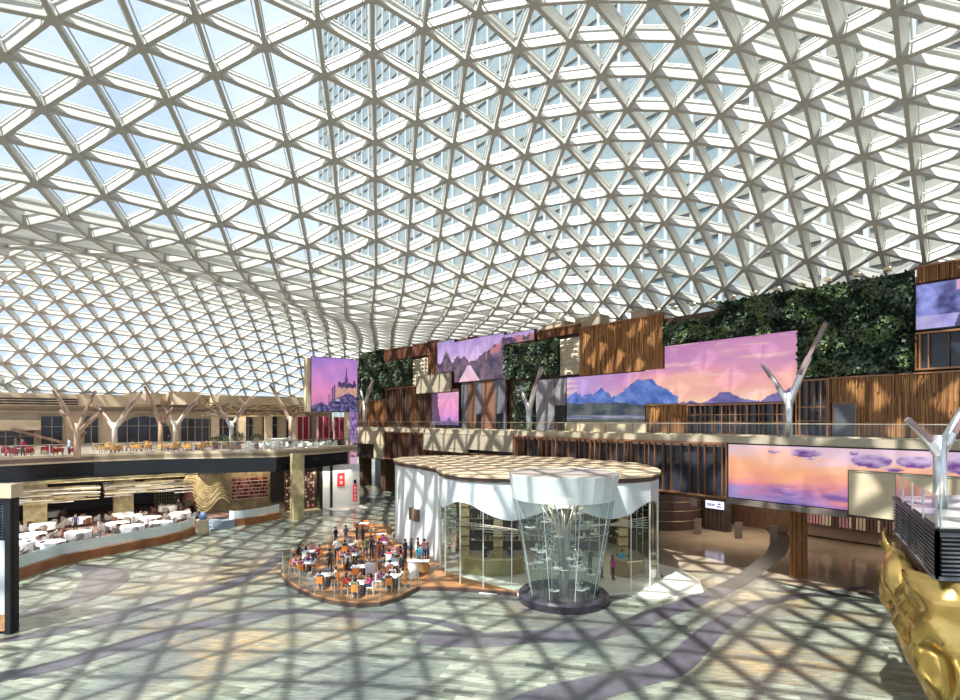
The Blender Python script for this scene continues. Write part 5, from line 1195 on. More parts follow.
def standing(arm):
    J = {'pel': ((0, 0, .95), (.145, .11)), 'waist': ((0, 0, 1.1), (.13, .10)), 'chest': ((0, .01, 1.32), (.165, .115)), 'neck': ((0, .01, 1.47), .055), 'chin': ((0, -.01, 1.53), (.062, .07)), 'head': ((0, -.012, 1.615), (.08, .092)), 'top': ((0, 0, 1.69), (.05, .055))}
    for s, x in (('L', 1), ('R', -1)):
        J['sh' + s] = ((x * .185, .01, 1.41), .06)
        if arm == 0: e, w_, h = (x * .235, .03, 1.13), (x * .235, -.06, .90), (x * .23, -.09, .82)
        elif arm == 1: e, w_, h = (x * .24, .02, 1.14), (x * .12, -.22, 1.12), (x * .06, -.27, 1.13)
        else: e, w_, h = ((x * .235, .03, 1.13), (x * .235, -.05, .90), (x * .23, -.08, .82)) if x > 0 else ((x * .27, -.1, 1.2), (x * .26, -.34, 1.3), (x * .26, -.42, 1.32))
        J['el' + s] = (e, .043); J['wr' + s] = (w_, .03); J['ha' + s] = (h, (.036, .022))
        J['hip' + s] = ((x * .09, 0, .88), .09); J['kn' + s] = ((x * .1, -.01, .5), .058); J['an' + s] = ((x * .105, .02, .09), .042); J['toe' + s] = ((x * .12, -.14, .045), (.042, .035))
    E = limbs(None, None)
    hz = {s: Vector(J['ha' + s][0]) for s in 'LR'}; wz = {s: Vector(J['wr' + s][0]) for s in 'LR'}
    def cl(c):
        if c.z > 1.485: return 2
        for s in 'LR':
            if (c - hz[s]).length < .075: return 2
        if c.z < .1: return 3
        if c.z < .93 and abs(c.x) < .2: return 1
        return 0
    return body_mesh('person', J, E, cl, [(hz['L'] + (hz['L'] - wz['L']).normalized() * .02, hz['L'] - wz['L'], -1), (hz['R'] + (hz['R'] - wz['R']).normalized() * .02, hz['R'] - wz['R'], 1)], (0, -.005, 1.61), -1), (0, 0, 1.615)
def seated(arm):
    ln = -.06 if arm else .02
    J = {'pel': ((0, .05, .55), (.15, .12)), 'waist': ((0, .05, .68), (.135, .11)), 'chest': ((0, ln, .9), (.165, .115)), 'neck': ((0, ln - .01, 1.05), .055), 'chin': ((0, ln - .04, 1.11), (.062, .07)), 'head': ((0, ln - .045, 1.195), (.08, .092)), 'top': ((0, ln - .03, 1.27), (.05, .055))}
    for s, x in (('L', 1), ('R', -1)):
        J['sh' + s] = ((x * .185, ln, .99), .06)
        J['el' + s] = ((x * .24, ln - .1, .78), .043); J['wr' + s] = ((x * (.12 + .06 * arm), ln - .33, .80), .03); J['ha' + s] = ((x * (.1 + .05 * arm), ln - .41, .80), (.036, .022))
        J['hip' + s] = ((x * .1, -.02, .54), .09); J['kn' + s] = ((x * .13, -.42, .53), .062); J['an' + s] = ((x * .13, -.38, .09), .042); J['toe' + s] = ((x * .14, -.53, .045), (.042, .035))
    E = limbs(None, None)
    hz = {s: Vector(J['ha' + s][0]) for s in 'LR'}; wz = {s: Vector(J['wr' + s][0]) for s in 'LR'}
    def cl(c):
        if c.z > 1.06: return 2
        for s in 'LR':
            if (c - hz[s]).length < .075: return 2
        if c.z < .1: return 3
        if c.z < .66 and (c.y < -.0 or c.z < .56) : return 1
        return 0
    return body_mesh('person', J, E, cl, [(hz['L'] + (hz['L'] - wz['L']).normalized() * .02, hz['L'] - wz['L'], -1), (hz['R'] + (hz['R'] - wz['R']).normalized() * .02, hz['R'] - wz['R'], 1)], (0, ln - .035, 1.19), -1), (0, ln - .03, 1.195)
BOD = {('st', k): standing(k) for k in (0, 1, 2)}
BOD.update({('se', k): seated(k) for k in (0, 1)})
HM = {}
for k, (me, hc) in BOD.items():
    HM[k + (0,)] = hair_mesh(hc); HM[k + (1,)] = hair_mesh(hc, True)
COLS = {'black': (.02, .02, .025), 'white': (.78, .78, .76), 'navy': (.03, .05, .13), 'dark grey': (.09, .09, .10), 'pink': (.70, .30, .36), 'red': (.52, .04, .05), 'maroon': (.22, .02, .05),
        'pale blue': (.45, .58, .72), 'plum': (.22, .07, .18), 'charcoal': (.05, .05, .06), 'cream': (.66, .60, .48), 'grey': (.30, .31, .33), 'turquoise': (.08, .50, .68), 'olive': (.14, .14, .07), 'magenta': (.62, .05, .32), 'brown': (.16, .09, .06)}
def cmat(c): return P('cloth_' + c.replace(' ', '_'), COLS[c], .8)
def person(kind, arm, x, y, z, rot, top, bot, label, long=False, sc=1.0):
    me, hc = BOD[(kind, arm)]
    o = bpy.data.objects.new('person', me); C.objects.link(o)
    o.location = (x, y, z); o.rotation_euler = (0, 0, rot); o.scale = (sc, sc, sc)
    for i, mm in ((0, cmat(top)), (1, cmat(bot))):
        o.material_slots[i].link = 'OBJECT'; o.material_slots[i].material = mm
    h = bpy.data.objects.new('hair', HM[(kind, arm, 1 if long else 0)]); C.objects.link(h); h.parent = o
    return tag(o, label, 'person')

# ------------------------------------------------------------------ furniture prototypes
def make_chair(name, shell, leg, style):
    t = thing(name, name.replace('_', ' '), 'chair')
    if style == 'shell':
        MB().box(-.22, .22, -.22, .22, .42, .47).build('seat', shell, t)
        MB().ribbon([(-.22, .12), (-.2, .2), (0, .24), (.2, .2), (.22, .12)], .47, .86, -.03).build('backrest', shell, t)
        for sx in (-1, 1):
            for sy in (-1, 1): MB().bar((sx * .17, sy * .17, .43), (sx * .21, sy * .21, 0), .035).build('leg', leg, t)
    else:
        MB().box(-.26, .26, -.26, .26, .3, .47).build('seat', shell, t)
        MB().ribbon([(-.3, -.18), (-.3, .1), (-.22, .26), (0, .31), (.22, .26), (.3, .1), (.3, -.18)], [.45, .45, .45, .45, .45, .45, .45], [.62, .68, .85, .88, .85, .68, .62], -.06).build('backrest', shell, t)
        for sx in (-1, 1):
            for sy in (-1, 1): MB().box(sx * .22 - .025, sx * .22 + .025, sy * .22 - .025, sy * .22 + .025, 0, .3).build('leg', leg, t)
    return t
def make_table(name, top, leg, rnd_, r=.42):
    t = thing(name, name.replace('_', ' '), 'table')
    if rnd_: MB().lathe([(r, .71), (r, .75)], 24).build('table_top', top, t)
    else: MB().box(-r, r, -r, r, .71, .75).build('table_top', top, t)
    MB().tube([(0, 0, .03), (0, 0, .71)], .04, 8).build('pedestal', leg, t)
    MB().lathe([(.26, 0), (.24, .03)], 14).build('foot_plate', leg, t)
    return t
PRO = {}
def proto_(key, fn):
    PRO[key] = [fn(), False]; note(PRO[key][0])
def place(key, x, y, z, rot, label, group=None):
    r, used_ = PRO[key]
    if not used_:
        PRO[key][1] = True; r.location = (x, y, z); r.rotation_euler = (0, 0, rot)
        r['label'] = label
        if group: r['group'] = group
        return r
    return copy_thing(r, (x, y, z), rot, label, group)[0]
proto_('orange_chair', lambda: make_chair('dining_chair', ORANGE, LEGM, 'shell'))
proto_('white_chair', lambda: make_chair('dining_chair', WHITE, LEGM, 'shell'))
proto_('deck_table', lambda: make_table('cafe_table', CLOTH, BLACK, False, .45))
proto_('ochre_armchair', lambda: make_chair('armchair', OCHRE, WOODC, 'arm'))
proto_('red_armchair', lambda: make_chair('armchair', RED, WOODC, 'arm'))
proto_('white_armchair', lambda: make_chair('armchair', WHITE, LEGM, 'arm'))
proto_('grey_armchair', lambda: make_chair('armchair', GREYC, WOODC, 'arm'))
proto_('brown_armchair', lambda: make_chair('armchair', WOODC, WOODC, 'arm'))
proto_('terrace_table', lambda: make_table('terrace_table', P('pale_wood_top', (.60, .47, .33), .5), BLACK, True, .45))
proto_('white_table', lambda: make_table('terrace_table', WHITE, STEEL, True, .45))

SIDES = (('left', PI, -1, 0), ('near', -PI / 2, 0, -1), ('right', 0, 1, 0), ('far', PI / 2, 0, 1))
TOPS = ['black', 'white', 'navy', 'dark grey', 'pink', 'maroon', 'pale blue', 'plum', 'charcoal', 'cream', 'grey', 'red', 'olive', 'magenta', 'brown']
rnd = random.Random(21)
TABS = [(-13.0, 42.5, 'left rear rim table'), (-12.3, 39.2, 'left rim table'), (-10.1, 36.1, 'front left rim table'), (-7.5, 34.4, 'frontmost table of the deck'),
        (-8.3, 38.2, 'wide white table mid deck'), (-9.6, 41.6, 'table behind mid deck'), (-10.6, 44.8, 'table right of the rear standing group'), (-8.0, 45.3, 'table right of the rear waiter'),
        (-8.6, 48.8, 'empty table near the white wall'), (-11.2, 54.0, 'empty table at the far tip'), (-6.7, 42.0, 'table of red and plum guests'), (-6.1, 38.7, 'right rim table'), (-5.7, 35.8, 'front right rim table')]
n = 0
for ti, (tx, ty, tl) in enumerate(TABS):
    place('deck_table', tx, ty, .3, 0.1 * (ti % 3), 'white square cafe table: ' + tl + ' of the timber deck', 'cafe tables on the timber deck')
    for si, (sn, an, dx, dy) in enumerate(SIDES):
        ch = 'orange_chair' if (ti * 3 + si) % 5 != 1 else 'white_chair'
        cx, cy = tx + dx * .78, ty + dy * .78
        rot = math.atan2(dy, dx) - PI / 2
        cn = 'orange' if ch.startswith('o') else 'white'
        place(ch, cx, cy, .3, rot, '%s shell chair, %s side of the %s' % (cn, sn, tl), 'shell chairs around the deck tables')
        if ti in (8, 9) or rnd.random() < .12: continue
        c = TOPS[n % len(TOPS)]; n += 1
        if ti == 10: c = ('plum', 'red', 'maroon', 'pink')[si]
        if ti == 0: c = ('black', 'white', 'maroon', 'pink')[si]
        person('se', rnd.randrange(2), cx, cy, .3, rot, c, rnd.choice(('charcoal', 'navy', 'dark grey')), 'seated person in %s, %s side of the %s' % (c, sn, tl), rnd.random() < .4, rnd.uniform(.94, 1.02))
# plates on the two empty tables and papers
ST_P = [(-10.42, 38.9, 0, 'black', 'black', 2.8, 'standing waiter in black between the left tables of the deck'), (-11.4, 47.6, 1, 'dark grey', 'grey', 3.6, 'standing person in dark grey jacket in the rear group of the deck'), (-12.1, 47.0, 1, 'black', 'charcoal', 1.2, 'standing person in black at the left of the rear group'),
        (-10.6, 48.2, 1, 'charcoal', 'navy', -1.6, 'standing person in charcoal jacket at the right of the rear group'), (-9.9, 47.4, 2, 'black', 'black', 2.2, 'standing person in black stretching an arm in the rear group'), (-10.9, 42.6, 2, 'white', 'black', 0.6, 'standing person in white shirt and black trousers behind the middle table'),
        (-8.75, 42.8, 0, 'olive', 'charcoal', 0.2, 'tall standing person in olive jacket in the centre rear of the deck'), (-8.4, 43.4, 1, 'black', 'black', 2.9, 'standing person in black behind the tall olive jacket'),
        (-5.6, 42.1, 1, 'navy', 'navy', 1.2, 'standing person in navy suit at the left of the group by the white wall'), (-5.2, 42.3, 0, 'charcoal', 'black', -1.2, 'standing person in charcoal suit beside the navy suit'),
        (-4.7, 42.6, 1, 'brown', 'charcoal', 2.0, 'standing person in brown jacket nearest the white folded wall'), (-4.2, 42.2, 0, 'pink', 'navy', -2.6, 'standing person in pink shirt by the white folded wall'),
        (-4.35, 40.1, 1, 'turquoise', 'grey', .3, 'standing person in turquoise shirt behind the white podium'), (-5.25, 37.5, 0, 'black', 'black', -.9, 'host in black standing left of the white podium'), (-3.8, 40.9, 0, 'navy', 'black', 1.5, 'standing person in navy half hidden right of the turquoise shirt')]
for x, y, a, t_, b_, r_, l in ST_P: person('st', a, x, y, .3, r_, t_, b_, l, False, 1.03)
tag(MB().lathe([(.36, 0), (.36, 1.1), (.4, 1.14), (.4, 1.18)], 20).build('podium', WHITE, loc=(-4.55, 38.0, .3), smooth=False), 'round white podium on the right end of the deck', 'podium')
t = thing('serving_cart', 'orange timber serving cart with white tray behind the podium', 'cart', (-4.3, 39.1, .3))
MB().box(-.7, .7, -.3, .3, .1, .85).build('cart_body', T3, t); MB().box(-.75, .75, -.35, .35, .85, .9).build('cart_top', WHITE, t)
t = thing('menu_stand', 'small grey menu board among the middle tables', 'board', (-7.3, 37.3, .3))
MB().box(-.35, .35, -.03, .03, .5, 1.2).build('board', P('pale_grey', (.5, .5, .52), .5), t); MB().bar((0, .04, 0), (0, 0, .9), .05).build('stand', BLACK, t)
for (x, y, c, l, a) in ((9.1, 38.3, 'magenta', 'person in magenta top inside the pavilion at right', 1.0), (8.4, 38.8, 'white', 'person in white shirt inside the pavilion left of the magenta top', 2.0), (10.1, 39.9, 'turquoise', 'person in turquoise top behind the brown counter', 0), (7.9, 40.2, 'black', 'person in black inside the pavilion right of the vitrine', .5), (0.4, 41.2, 'black', 'bartender in black behind the olive gold counter', .2), (2.2, 40.9, 'charcoal', 'person in charcoal behind the right end of the olive gold counter', -.4)):
    person('st', 1, x, y, .06, a, c, 'charcoal', l, c == 'magenta')

# ------------------------------------------------------------------ lower left restaurant tables
def cloth_table(x, y, z, label, r=.95):
    t = thing('banquet_table', 'table', 'table', (x, y, z))
    m = MB(); n = 28; vs = []
    prof = [(0.001, .76), (r, .76), (r * 1.01, .73), (r * 1.0, .45), (r * 1.04, .22)]
    for i, (q, zz) in enumerate(prof):
        for k in range(n):
            a = 2 * PI * k / n; w_ = 1 + (.05 * math.sin(a * 7) if i > 2 else 0); vs.append((q * w_ * math.cos(a), q * w_ * math.sin(a), zz))
    fs = [(i * n + k, i * n + (k + 1) % n, (i + 1) * n + (k + 1) % n, (i + 1) * n + k) for i in range(len(prof) - 1) for k in range(n)]
    m.add(vs, fs)
    return m
DT = [(-44.6, 58.0, 'back row far left'), (-39.9, 51.1, 'second row at left, below the chandelier'), (-37.2, 46.6, 'left part, third from the guard'), (-35.3, 43.2, 'close to the dark totem side'), (-34.0, 47.4, 'left of the first gold pillar near the guard'),
      (-38.8, 54.3, 'back row below the dark wall'), (-34.3, 61.6, 'rearmost, left of the first gold pillar'), (-36.3, 56.9, 'rearmost, in front of the first gold pillar'), (-33.4, 51.6, 'right of the first gold pillar'), (-34.6, 55.6, 'behind the table right of the gold pillar'),
      (-31.1, 50.1, 'along the guard in the middle'), (-32.1, 54.5, 'middle row before the black back wall'), (-29.6, 52.0, 'close behind the glass guard near the steps'), (-30.6, 57.2, 'before the dark perforated screen'), (-33.4, 43.6, 'along the guard at left'), (-33.8, 39.6, 'leftmost along the guard'), (-42.5, 50.0, 'far left beside the dark wall')]
tmesh = None; cmesh = None
rnd = random.Random(77)
for i, (x, y, l) in enumerate(DT):
    if tmesh is None:
        m = cloth_table(0, 0, 0, ''); 
        bpy.data.objects.remove([o for o in C.objects if o.name.startswith('banquet_table')][0])
        co_ = m.build('tablecloth', CLOTH, smooth=True); cmesh = co_
        tt = thing('banquet_table', 'round banquet table', 'table'); MB().tube([(0, 0, 0), (0, 0, .68)], .06, 8).build('pedestal', BLACK, tt); MB().lathe([(.9, .68), (.9, .72)], 20).build('table_top', WOODC, tt); MB().lathe([(.4, 0), (.35, .05)], 14).build('foot_plate', BLACK, tt)
        note(tt); tmesh = tt
        t = tt
    else:
        t = copy_thing(tmesh, (x, y, .8), 0)[0]; co_ = cmesh.copy(); C.objects.link(co_)
    t.location = (x, y, .8); co_.location = (x, y, .8)
    tag(t, 'round dining table under a white cloth, %s' % l, 'table', 'round tables of the lower left restaurant')
    tag(co_, 'white cloth draped over the round table %s' % l, 'tablecloth', 'white cloths of the lower left restaurant')
    for k in range(5):
        a = 2 * PI * (k + .3 * (i % 3)) / 5; key = 'grey_armchair' if (i + k) % 3 else 'brown_armchair'
        sn = ('right', 'far right', 'far left', 'near left', 'near')[k] if i % 3 == 0 else ('right rear', 'rear', 'left', 'near left', 'near right')[k]
        place(key, x + 1.35 * math.cos(a), y + 1.35 * math.sin(a), .8, a - PI / 2, '%s armchair, %s, round table %s' % ('grey' if key[0] == 'g' else 'brown', sn, l), 'armchairs of the lower left restaurant')
    for k in range(3):
        a = 2 * PI * k / 3 + i; 
    b = MB().lathe([(.13, 0), (.16, .02)], 12).mat(1).lathe([(.03, .02), (.05, .14), (.04, .2)], 8)
    if i % 2 == 0: tag(b.build('table_setting', [WHITE, CHAMP], loc=(x, y, .8 + .765)), 'plate with small vase, centre of table %s' % l, 'table setting', 'settings on the round tables')
for (x, y, c, r_, l) in ((-36.4, 50.4, 'navy', .4, 'person in navy standing left of the first gold pillar in the lower restaurant'), (-41.2, 45.2, 'black', 1.0, 'waiter in black near the dark totem'), (-32.3, 60.0, 'black', .2, 'waiter in black before the black back wall'), (-32.0, 61.6, 'charcoal', -.4, 'waiter in charcoal right of the black waiter at the back wall'), (-26.9, 54.9, 'navy', 0, 'receptionist in navy beside the cream reception desk')):
    z = 0 if c == 'navy' and x > -28 else .8
    person('st', 0, x, y, z, r_, c, 'black', l)

# ------------------------------------------------------------------ upper terrace furniture
ZT = 7.5
def tgroup(pts, key, tkey, cname, where, group, nn=3, rad=.85):
    for i, (x, y, l) in enumerate(pts):
        place(tkey, x, y, ZT, 0, ('white' if tkey[0] == 'w' else 'pale wooden') + ' round table %s' % l, 'tables on the left terrace')
        for k in range(nn):
            a = 2 * PI * k / nn + .5 * i + .4
            sn = ('first', 'second', 'third', 'fourth')[k]
            dx = 'right' if math.cos(a) > .4 else ('left' if math.cos(a) < -.4 else 'middle'); dy = 'far' if math.sin(a) > 0 else 'near'
            place(key, x + rad * math.cos(a), y + rad * math.sin(a), ZT, a - PI / 2, '%s armchair, %s %s, table %s' % (cname, dy, dx, l), group)
tgroup([(-47.5, 54.5, 'at the far left edge of the terrace'), (-44.6, 54.0, 'by the railing at far left'), (-49, 59, 'behind the far left tables'), (-45.6, 58.2, 'second row at far left'), (-41.8, 56.0, 'left of the big brown tree column')], 'red_armchair', 'terrace_table', 'red', '', 'red armchairs on the left terrace')
tgroup([(-41.0, 63.8, 'left of the orange armchair row'), (-38.2, 63.0, 'with the leftmost orange armchairs'), (-36.2, 65.6, 'in the middle of the orange armchairs'), (-33.4, 66.0, 'at the right of the orange armchairs'), (-37.5, 70.0, 'second row behind the orange armchairs'), (-34.0, 71.5, 'third row before the arched windows'), (-31.8, 69.6, 'beside the terrace shrubs'), (-41.8, 69.4, 'behind the pale forked column'), (-35.0, 62.8, 'at the railing in the middle'), (-32.6, 63.4, 'at the railing left of the slim pale column'), (-39.6, 60.2, 'at the railing right of the pale forked column'), (-44.6, 66.4, 'left of the pale forked column')], 'ochre_armchair', 'terrace_table', 'ochre orange', '', 'orange armchairs on the left terrace')
tgroup([(-27.0, 66.8, 'right of the shrubs'), (-25.2, 68.2, 'right of the shrubs, second'), (-24.8, 66.0, 'at the railing above the corner pillar'), (-22.4, 67.8, 'above the corner pillar, second row'), (-22.0, 70.8, 'beside the dark curving tree column'), (-20.2, 69.0, 'left of the castle screen tower'), (-26.4, 72.0, 'before the maroon curtains'), (-19.6, 72.6, 'below the castle screen edge')], 'white_armchair', 'white_table', 'white', '', 'white armchairs on the left terrace')
for (x, y, c, b_, r_, l) in ((-43.2, 52.9, 'maroon', 'charcoal', .3, 'person in maroon top at the far left terrace railing'), (-40.6, 55.3, 'pale blue', 'navy', -.6, 'person in pale blue shirt right of the big brown tree column'), (-37.4, 67.2, 'charcoal', 'black', 1.2, 'waiter in charcoal among the orange armchairs on the terrace'), (-23.6, 69.6, 'white', 'navy', .6, 'person in white shirt among the white terrace armchairs'), (-46.6, 56.2, 'dark grey', 'black', -.4, 'waiter in dark grey among the red armchairs')):
    person('st', 0, x, y, ZT, r_, c, b_, l)
t = None
def shrub(label, x, y, z, r, h, seed, pot=True):
    t = thing('potted_shrub', label, 'shrub', (x, y, z))
    if pot: MB().lathe([(.32, 0), (.42, .5), (.38, .52)], 14).build('planter', P('terracotta', (.42, .20, .14), .6), t)
    MB().tube([(0, 0, .4), (.03, 0, .5 + h * .5)], .04, 6).build('stem', WOODC, t)
    m = MB(); rn = random.Random(seed)
    for k in range(260):
        u = Vector((rn.gauss(0, 1), rn.gauss(0, 1), rn.gauss(0, 1))).normalized() * rn.uniform(.5, 1)
        c = Vector((u.x * r, u.y * r, .6 + h * .5 + u.z * h * .5)); d = (u + Vector((rn.uniform(-.6, .6), rn.uniform(-.6, .6), rn.uniform(-.2, .7)))).normalized() * rn.uniform(.2, .36)
        s_ = d.cross(Vector((0, 0, 1))).normalized() * .06
        m.mat(rn.choice((0, 1, 1, 2))).add([c, c + d * .5 + s_, c + d, c + d * .5 - s_], [(0, 1, 2), (0, 2, 3)])
    m.build('leaves', [L1, L2, L3], t)['kind'] = 'stuff'
for i, (x, y, r, h, l) in enumerate(((-31.0, 67.2, .9, 1.0, 'low leafy shrub left of the slim pale tree column'), (-30.0, 69.0, 1.0, 1.2, 'leafy shrub behind the slim pale tree column'), (-28.8, 66.6, .8, 1.4, 'tallest leafy shrub in a terracotta planter right of the slim pale column'), (-27.6, 69.4, .9, 1.1, 'leafy shrub before the arched windows'), (-32.4, 68.6, .8, .7, 'leftmost low shrub beside the orange armchairs'))):
    shrub(l, x, y, ZT, r, h, i + 30)
m = MB().lathe([(1.7, .0), (1.7, .9), (1.9, .95), (1.9, 1.02)], 24)
tag(m.build('round_bar', P('bar_white', (.75, .72, .68), .5), loc=(-26.8, 75.5, ZT)), 'round white bar counter before the arched windows on the terrace', 'bar counter')

# ------------------------------------------------------------------ dark totem at the left edge
t = thing('service_kiosk', 'dark kiosk with pale backlit panel at the left edge of the floor', 'kiosk', (-24.35, 28.8, 0))
MB().box(-3.2, .28, .05, .45, 0, 7.0).build('kiosk_body', BLACK, t)
MB().box(-3.2, .4, -.2, .55, 7.0, 7.7).build('cream_cap', CREAM, t)
MB().box(-3.2, .0, -.03, .05, 1.0, 4.8).build('pale_panel', P('frost_panel', (.55, .60, .63), .25), t)
MB().box(-3.2, .0, -.03, .05, .15, 1.0).build('painted_amber_glow', P('painted_amber_glow', (.55, .30, .12), .3, var=(.25, .15, .10), scale=2), t)  # orange glow low on the pale panel, put into the colour
MB().box(.0, .28, -.12, .1, 0, 7.0).build('corner_post', BLACK, t)
m = MB()
for k in range(14): m.box(-3.2, 0, -.02, .05, 4.95 + k * .145, 5.0 + k * .145)
for k in range(16): m.box(-3.2 + k * .2, -3.16 + k * .2, -.03, .05, 4.95, 6.9)
m.build('black_lattice', P('lattice_grey', (.07, .08, .10), .3), t)

# ------------------------------------------------------------------ right: ground floor under the overhang
t = thing('timber_column', 'round timber column standing under the orange water screen', 'column', (22.3, 39.2, 0))
m = MB().tube([(0, 0, 0), (0, 0, 5.0)], .5, 26)
m.build('column_core', T2, t, smooth=True)
m = MB()
for k in range(30):
    a = 2 * PI * k / 30; m.mat(k % 3).box(.5 * math.cos(a) - .035, .5 * math.cos(a) + .035, .5 * math.sin(a) - .035, .5 * math.sin(a) + .035, .12, 4.95)
m.build('timber_rib', [T1, T2, T3], t)['kind'] = 'stuff'
MB().lathe([(.56, 0), (.56, .12)], 24).build('column_base', COPPER, t)
t = thing('round_planter_wall', 'wide dark round drum with bronze lines under the slatted glazing', 'round enclosure', (19.2, 60, 0))
MB().lathe([(4.3, 0), (4.5, .1), (4.5, 3.6)], 48).build('drum', P('drum_bronze', (.08, .05, .04), .25, .3), t, smooth=False)
for z in (.9, 1.9, 2.8): MB().lathe([(4.52, z), (4.56, z + .03), (4.52, z + .06)], 48, cap=False).build('bronze_line', CHAMP, t)
def lit_sign(label, x, y, z, w_, rot):
    g = thing('lit_sign', label, 'sign', (x, y, z), rot)
    MB().box(-w_ / 2, w_ / 2, 0, .1, 0, .75).build('sign_face', LAMPW, g)
    m = MB()
    for k in range(5): m.box(-w_ * .38 + k * w_ * .085, -w_ * .38 + k * w_ * .085 + .1, -.015, 0, .25, .5)
    m.box(w_ * .15, w_ * .38, -.015, 0, .18, .3).box(w_ * .2, w_ * .34, -.015, 0, .42, .58)
    m.build('sign_letters', LAMPB, g)
for (a, b, p, h, l) in ((-31.5, -29.0, 52.3, 4.9, 'dark clad pier carrying a lit sign, right of the round drum'), (-13.6, -10.0, 50.0, 4.9, 'dark clad pier carrying a lit sign, right of the timber column')):
    m = MB().box(a, b, p, p + .8, 0, h)
    x = a + .3
    while x < b - .1: m.mat(1).box(x, x + .06, p - .06, p, .1, h); x += .45
    tag(m.build('clad_pier', [DARK, BROWN], rot=ROT), l, 'pier')
X, Y = W(-30.2, 52.1); lit_sign('small blue-white lit sign right of the round drum', X, Y, 2.2, 1.9, ROT)
X, Y = W(-11.8, 49.8); lit_sign('small blue-white lit sign right of the timber column', X, Y, 1.9, 2.6, ROT)
t = thing('shop_display', 'long lit shop display with hanging goods behind the timber column', 'shop display', (*W(-24, 55.4), .2), ROT)
MB().box(0, 12, 1.2, 1.3, 0, 4.2).build('display_back', P('display_brown', (.22, .15, .11), .5), t)
m = MB(); rnd = random.Random(9)
for k in range(44):
    x = .2 + k * .27; m.mat(rnd.randrange(3)).box(x, x + .18, .6, .9, 1.2, 1.2 + rnd.uniform(.8, 2.2))
m.build('hanging_goods', [P('goods_brown', (.12, .07, .06), .5), P('goods_cream', (.75, .65, .5), .5), P('goods_pink', (.6, .32, .35), .5)], t)['kind'] = 'stuff'
MB().box(0, 12, .55, .65, 3.6, 3.68).build('rail', CHAMP, t)
for i, (x, y, l) in enumerate(((21.0, 54.0, 'slim pale bollard stand before the round drum'), (24.0, 52.0, 'pair of pale stanchions near the dark floor band'), (26.5, 50.5, 'pale info stand right of the dark floor band'))):
    tag(MB().box(-.35, .35, -.05, .05, .05, 1.5).lathe([(.3, 0), (.3, .05)], 12).build('info_stand', P('stand_grey', (.16, .13, .11), .4), loc=(x, y, 0)), l, 'stand')

# ------------------------------------------------------------------ near right: louvred balcony over the golden sculpture
A = Vector((14.7, 18.0)); B = Vector((19.05, 25.7)); D = (B - A).normalized(); Ld = (B - A).length
t = thing('louvred_balcony', 'black louvred balcony with glass railing at the right edge above the golden sculpture', 'balcony')
NB = 9
Cc = Vector((24.5, 16.6))
E2 = (Cc - A).normalized(); L2_ = (Cc - A).length
poly = [tuple(A), tuple(B), (30, 27.5), (30, 16.0), tuple(Cc)]
MB().prism(poly, 7.25, 7.48).build('balcony_floor', P('pale_balcony_floor', (.62, .60, .55), .2), t)
MB().prism([tuple(A + D * .35 + E2 * .35), tuple(B + E2 * .3), (29.6, 27.2), (29.6, 16.3), tuple(Cc)], 5.9, 7.2).build('dark_core', BLACK, t)
def louvres(a, d, L, name):
    m = MB(); n_ = Vector((d.y, -d.x)) if name == 'x' else Vector((-d.y, d.x))
    for k in range(10):
        z = 6.06 + k * .138
        m.bar((*(a + d * .1), z), (*(a + d * L), z), .12, .06)
    m.build('louvre_slats', P('louvre_black', (.16, .17, .19), .35, .3), t)['kind'] = 'stuff'
    m = MB(); q = 0
    while q < L:
        p = a + d * q; m.box(p.x - .05, p.x + .05, p.y - .05, p.y + .05, 5.9, 7.45); q += 1.6
    m.build('louvre_post', BLACK, t)['kind'] = 'stuff'
    MB().bar((*a, 7.44), (*(a + d * L), 7.44), .22, .12).build('top_rail', BLACK, t)
    MB().bar((*a, 5.92), (*(a + d * L), 5.92), .22, .12).build('bottom_rail', P('lead_grey', (.14, .14, .16), .35), t)
    MB().ribbon([tuple(a + d * .05), tuple(a + d * L)], 7.5, 8.55, -.02).build('glass_panel', GLRAIL, t)
    m = MB(); q = .1
    while q < L: p = a + d * q; MB().box(p.x - .02, p.x + .02, p.y - .02, p.y + .02, 7.5, 8.57).build('glass_post', STEEL, t); q += 2.2
louvres(A, D, Ld, 'x'); louvres(A, E2, L2_, 'y')
# dark sloped skirt between balcony and sculpture
sk = MB(); a0 = A + D * .4; b0 = B
sk.add([(*(a0 - E2 * .02), 5.86), (*(b0 - E2 * .02), 5.86), (b0.x + 1.2, b0.y - .6, 5.0), (a0.x + 1.6, a0.y + .2, 4.6), (a0.x + 2.2, a0.y + .6, 5.86), (b0.x + 1.8, b0.y - .8, 5.86)], [(0, 1, 2, 3), (0, 3, 4), (1, 5, 2), (3, 2, 5, 4)])
sk.build('dark_skirt', BLACK, t)
MB().ribbon([tuple(A + D * .2 + E2 * .3), tuple(B + E2 * .3)], 4.3, 5.9, -.1).build('lower_fascia', P('fascia_black', (.03, .03, .036), .3), t)
tree_column('silver forked tree column standing on the louvred balcony', (18.4, 22.4, 7.5), 0, 2.9, [(-1.35, 0, 3.55, .17), (1.5, .3, 4.4, .2)], .25, ST)
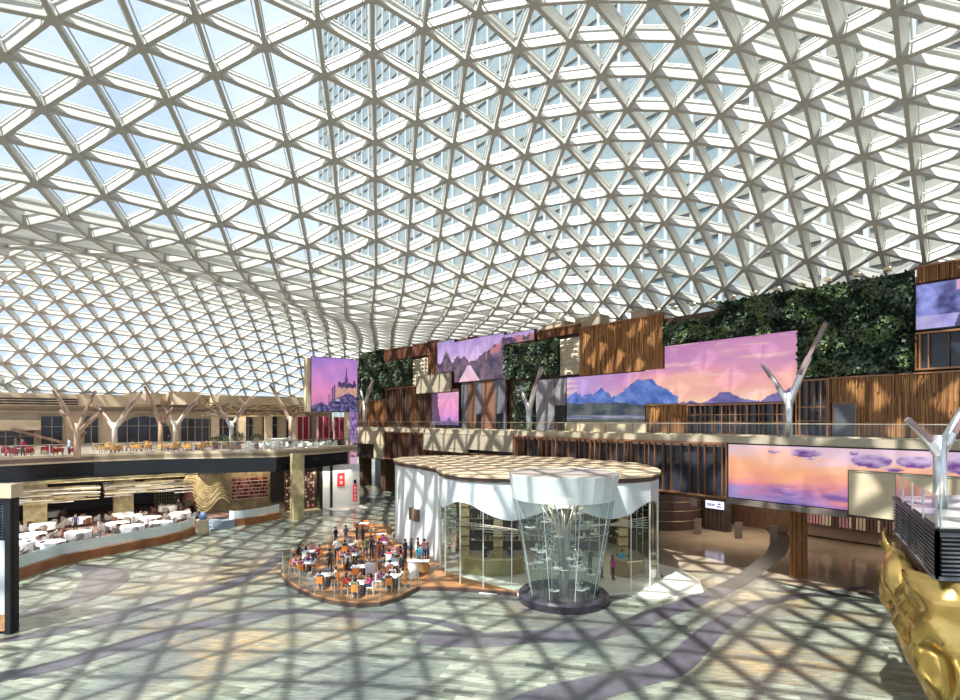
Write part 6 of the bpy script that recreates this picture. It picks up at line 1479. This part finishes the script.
# golden sculpture
base_c = Vector((20.3, 21.2))
plan = [(22.5, 28.0), (20.4, 26.4), (18.4, 24.2), (16.2, 21.9), (14.75, 19.6), (14.9, 17.9), (16.3, 17.0), (19.0, 16.7), (23.5, 16.7), (27, 18), (28, 22), (26, 27)]
nP = 120
def cr_pt(u):
    n_ = len(plan); f = u * n_; i = int(f) % n_; t_ = f - int(f)
    p0, p1, p2, p3 = (Vector(plan[(i + k) % n_]) for k in (-1, 0, 1, 2))
    return 0.5 * ((2 * p1) + (p2 - p0) * t_ + (2 * p0 - 5 * p1 + 4 * p2 - p3) * t_ * t_ + (3 * p1 - p0 - 3 * p2 + p3) * t_ ** 3)
zs = [0, .5, 1, 1.5, 2, 2.5, 3, 3.4, 3.8, 4.2, 4.5, 4.8, 5.1, 5.35, 5.6, 5.78, 5.84]
fac = lambda z: .62 + .38 * math.sin(min(1, (z + .2) / 5.0) * PI / 2) - max(0, z - 5.0) * .06
m = MB(); vs = []
for j, z in enumerate(zs):
    for k in range(nP):
        u = k / nP; p = cr_pt(u) - base_c; th = u * 2 * PI
        rip = .12 * math.sin(th * 6 + z * 1.1 + .8 * math.sin(z * .9)) + .045 * math.sin(th * 13 - z * 1.3)
        sc = fac(z) + rip * .22 * (1 - abs(z - 3.6) / 6)
        # almond hollow with raised rim on the left flank
        du = (u - .395) / .035; dz = (z - 2.9) / 1.25; rr = math.hypot(du, dz)
        sc += -.07 * math.exp(-(rr * 1.3) ** 2) + .06 * math.exp(-((rr - 1.1) * 3.4) ** 2)
        # sweeping ridge
        for r0_, sl in ((5.2, 11), (4.1, 14), (6.2, 7)):
            rid = r0_ - (u - .28) * sl + .3 * math.sin(u * 30); sc += .045 * math.exp(-((z - rid) / .22) ** 2)
        qx, qy = base_c.x + p.x * sc, base_c.y + p.y * sc
        drop = 1 - .075 * max(0, qy - 19.6) * (z / 5.84)
        vs.append((qx, qy, z * drop))
fs = [(j * nP + k, j * nP + (k + 1) % nP, (j + 1) * nP + (k + 1) % nP, (j + 1) * nP + k) for j in range(len(zs) - 1) for k in range(nP)]
fs.append(tuple((len(zs) - 1) * nP + k for k in range(nP)))
m.add(vs, fs)
gs = thing('golden_sculpture', 'huge rippling golden sculpture filling the lower right corner', 'sculpture')
m.build('rippled_body', GOLD, gs, smooth=True)
m = MB()
m.tube([(16.3, 20.8, 3.4), (16.15, 21.3, 4.2), (16.4, 21.9, 4.9), (17.0, 22.8, 5.3), (17.0, 23.2, 5.65), (16.75, 23.3, 5.95), (16.9, 23.4, 6.25), (17.2, 23.7, 6.5)], [.5, .8, .72, .42, .24, .17, .1, .02], 16)
m.tube([(15.2, 19.6, 3.8), (15.5, 20.6, 4.9), (16.2, 21.8, 5.5), (17.3, 23.4, 5.8)], [.2, .55, .4, .1], 14)
m.build('flame_crest', GOLD, gs, smooth=True)
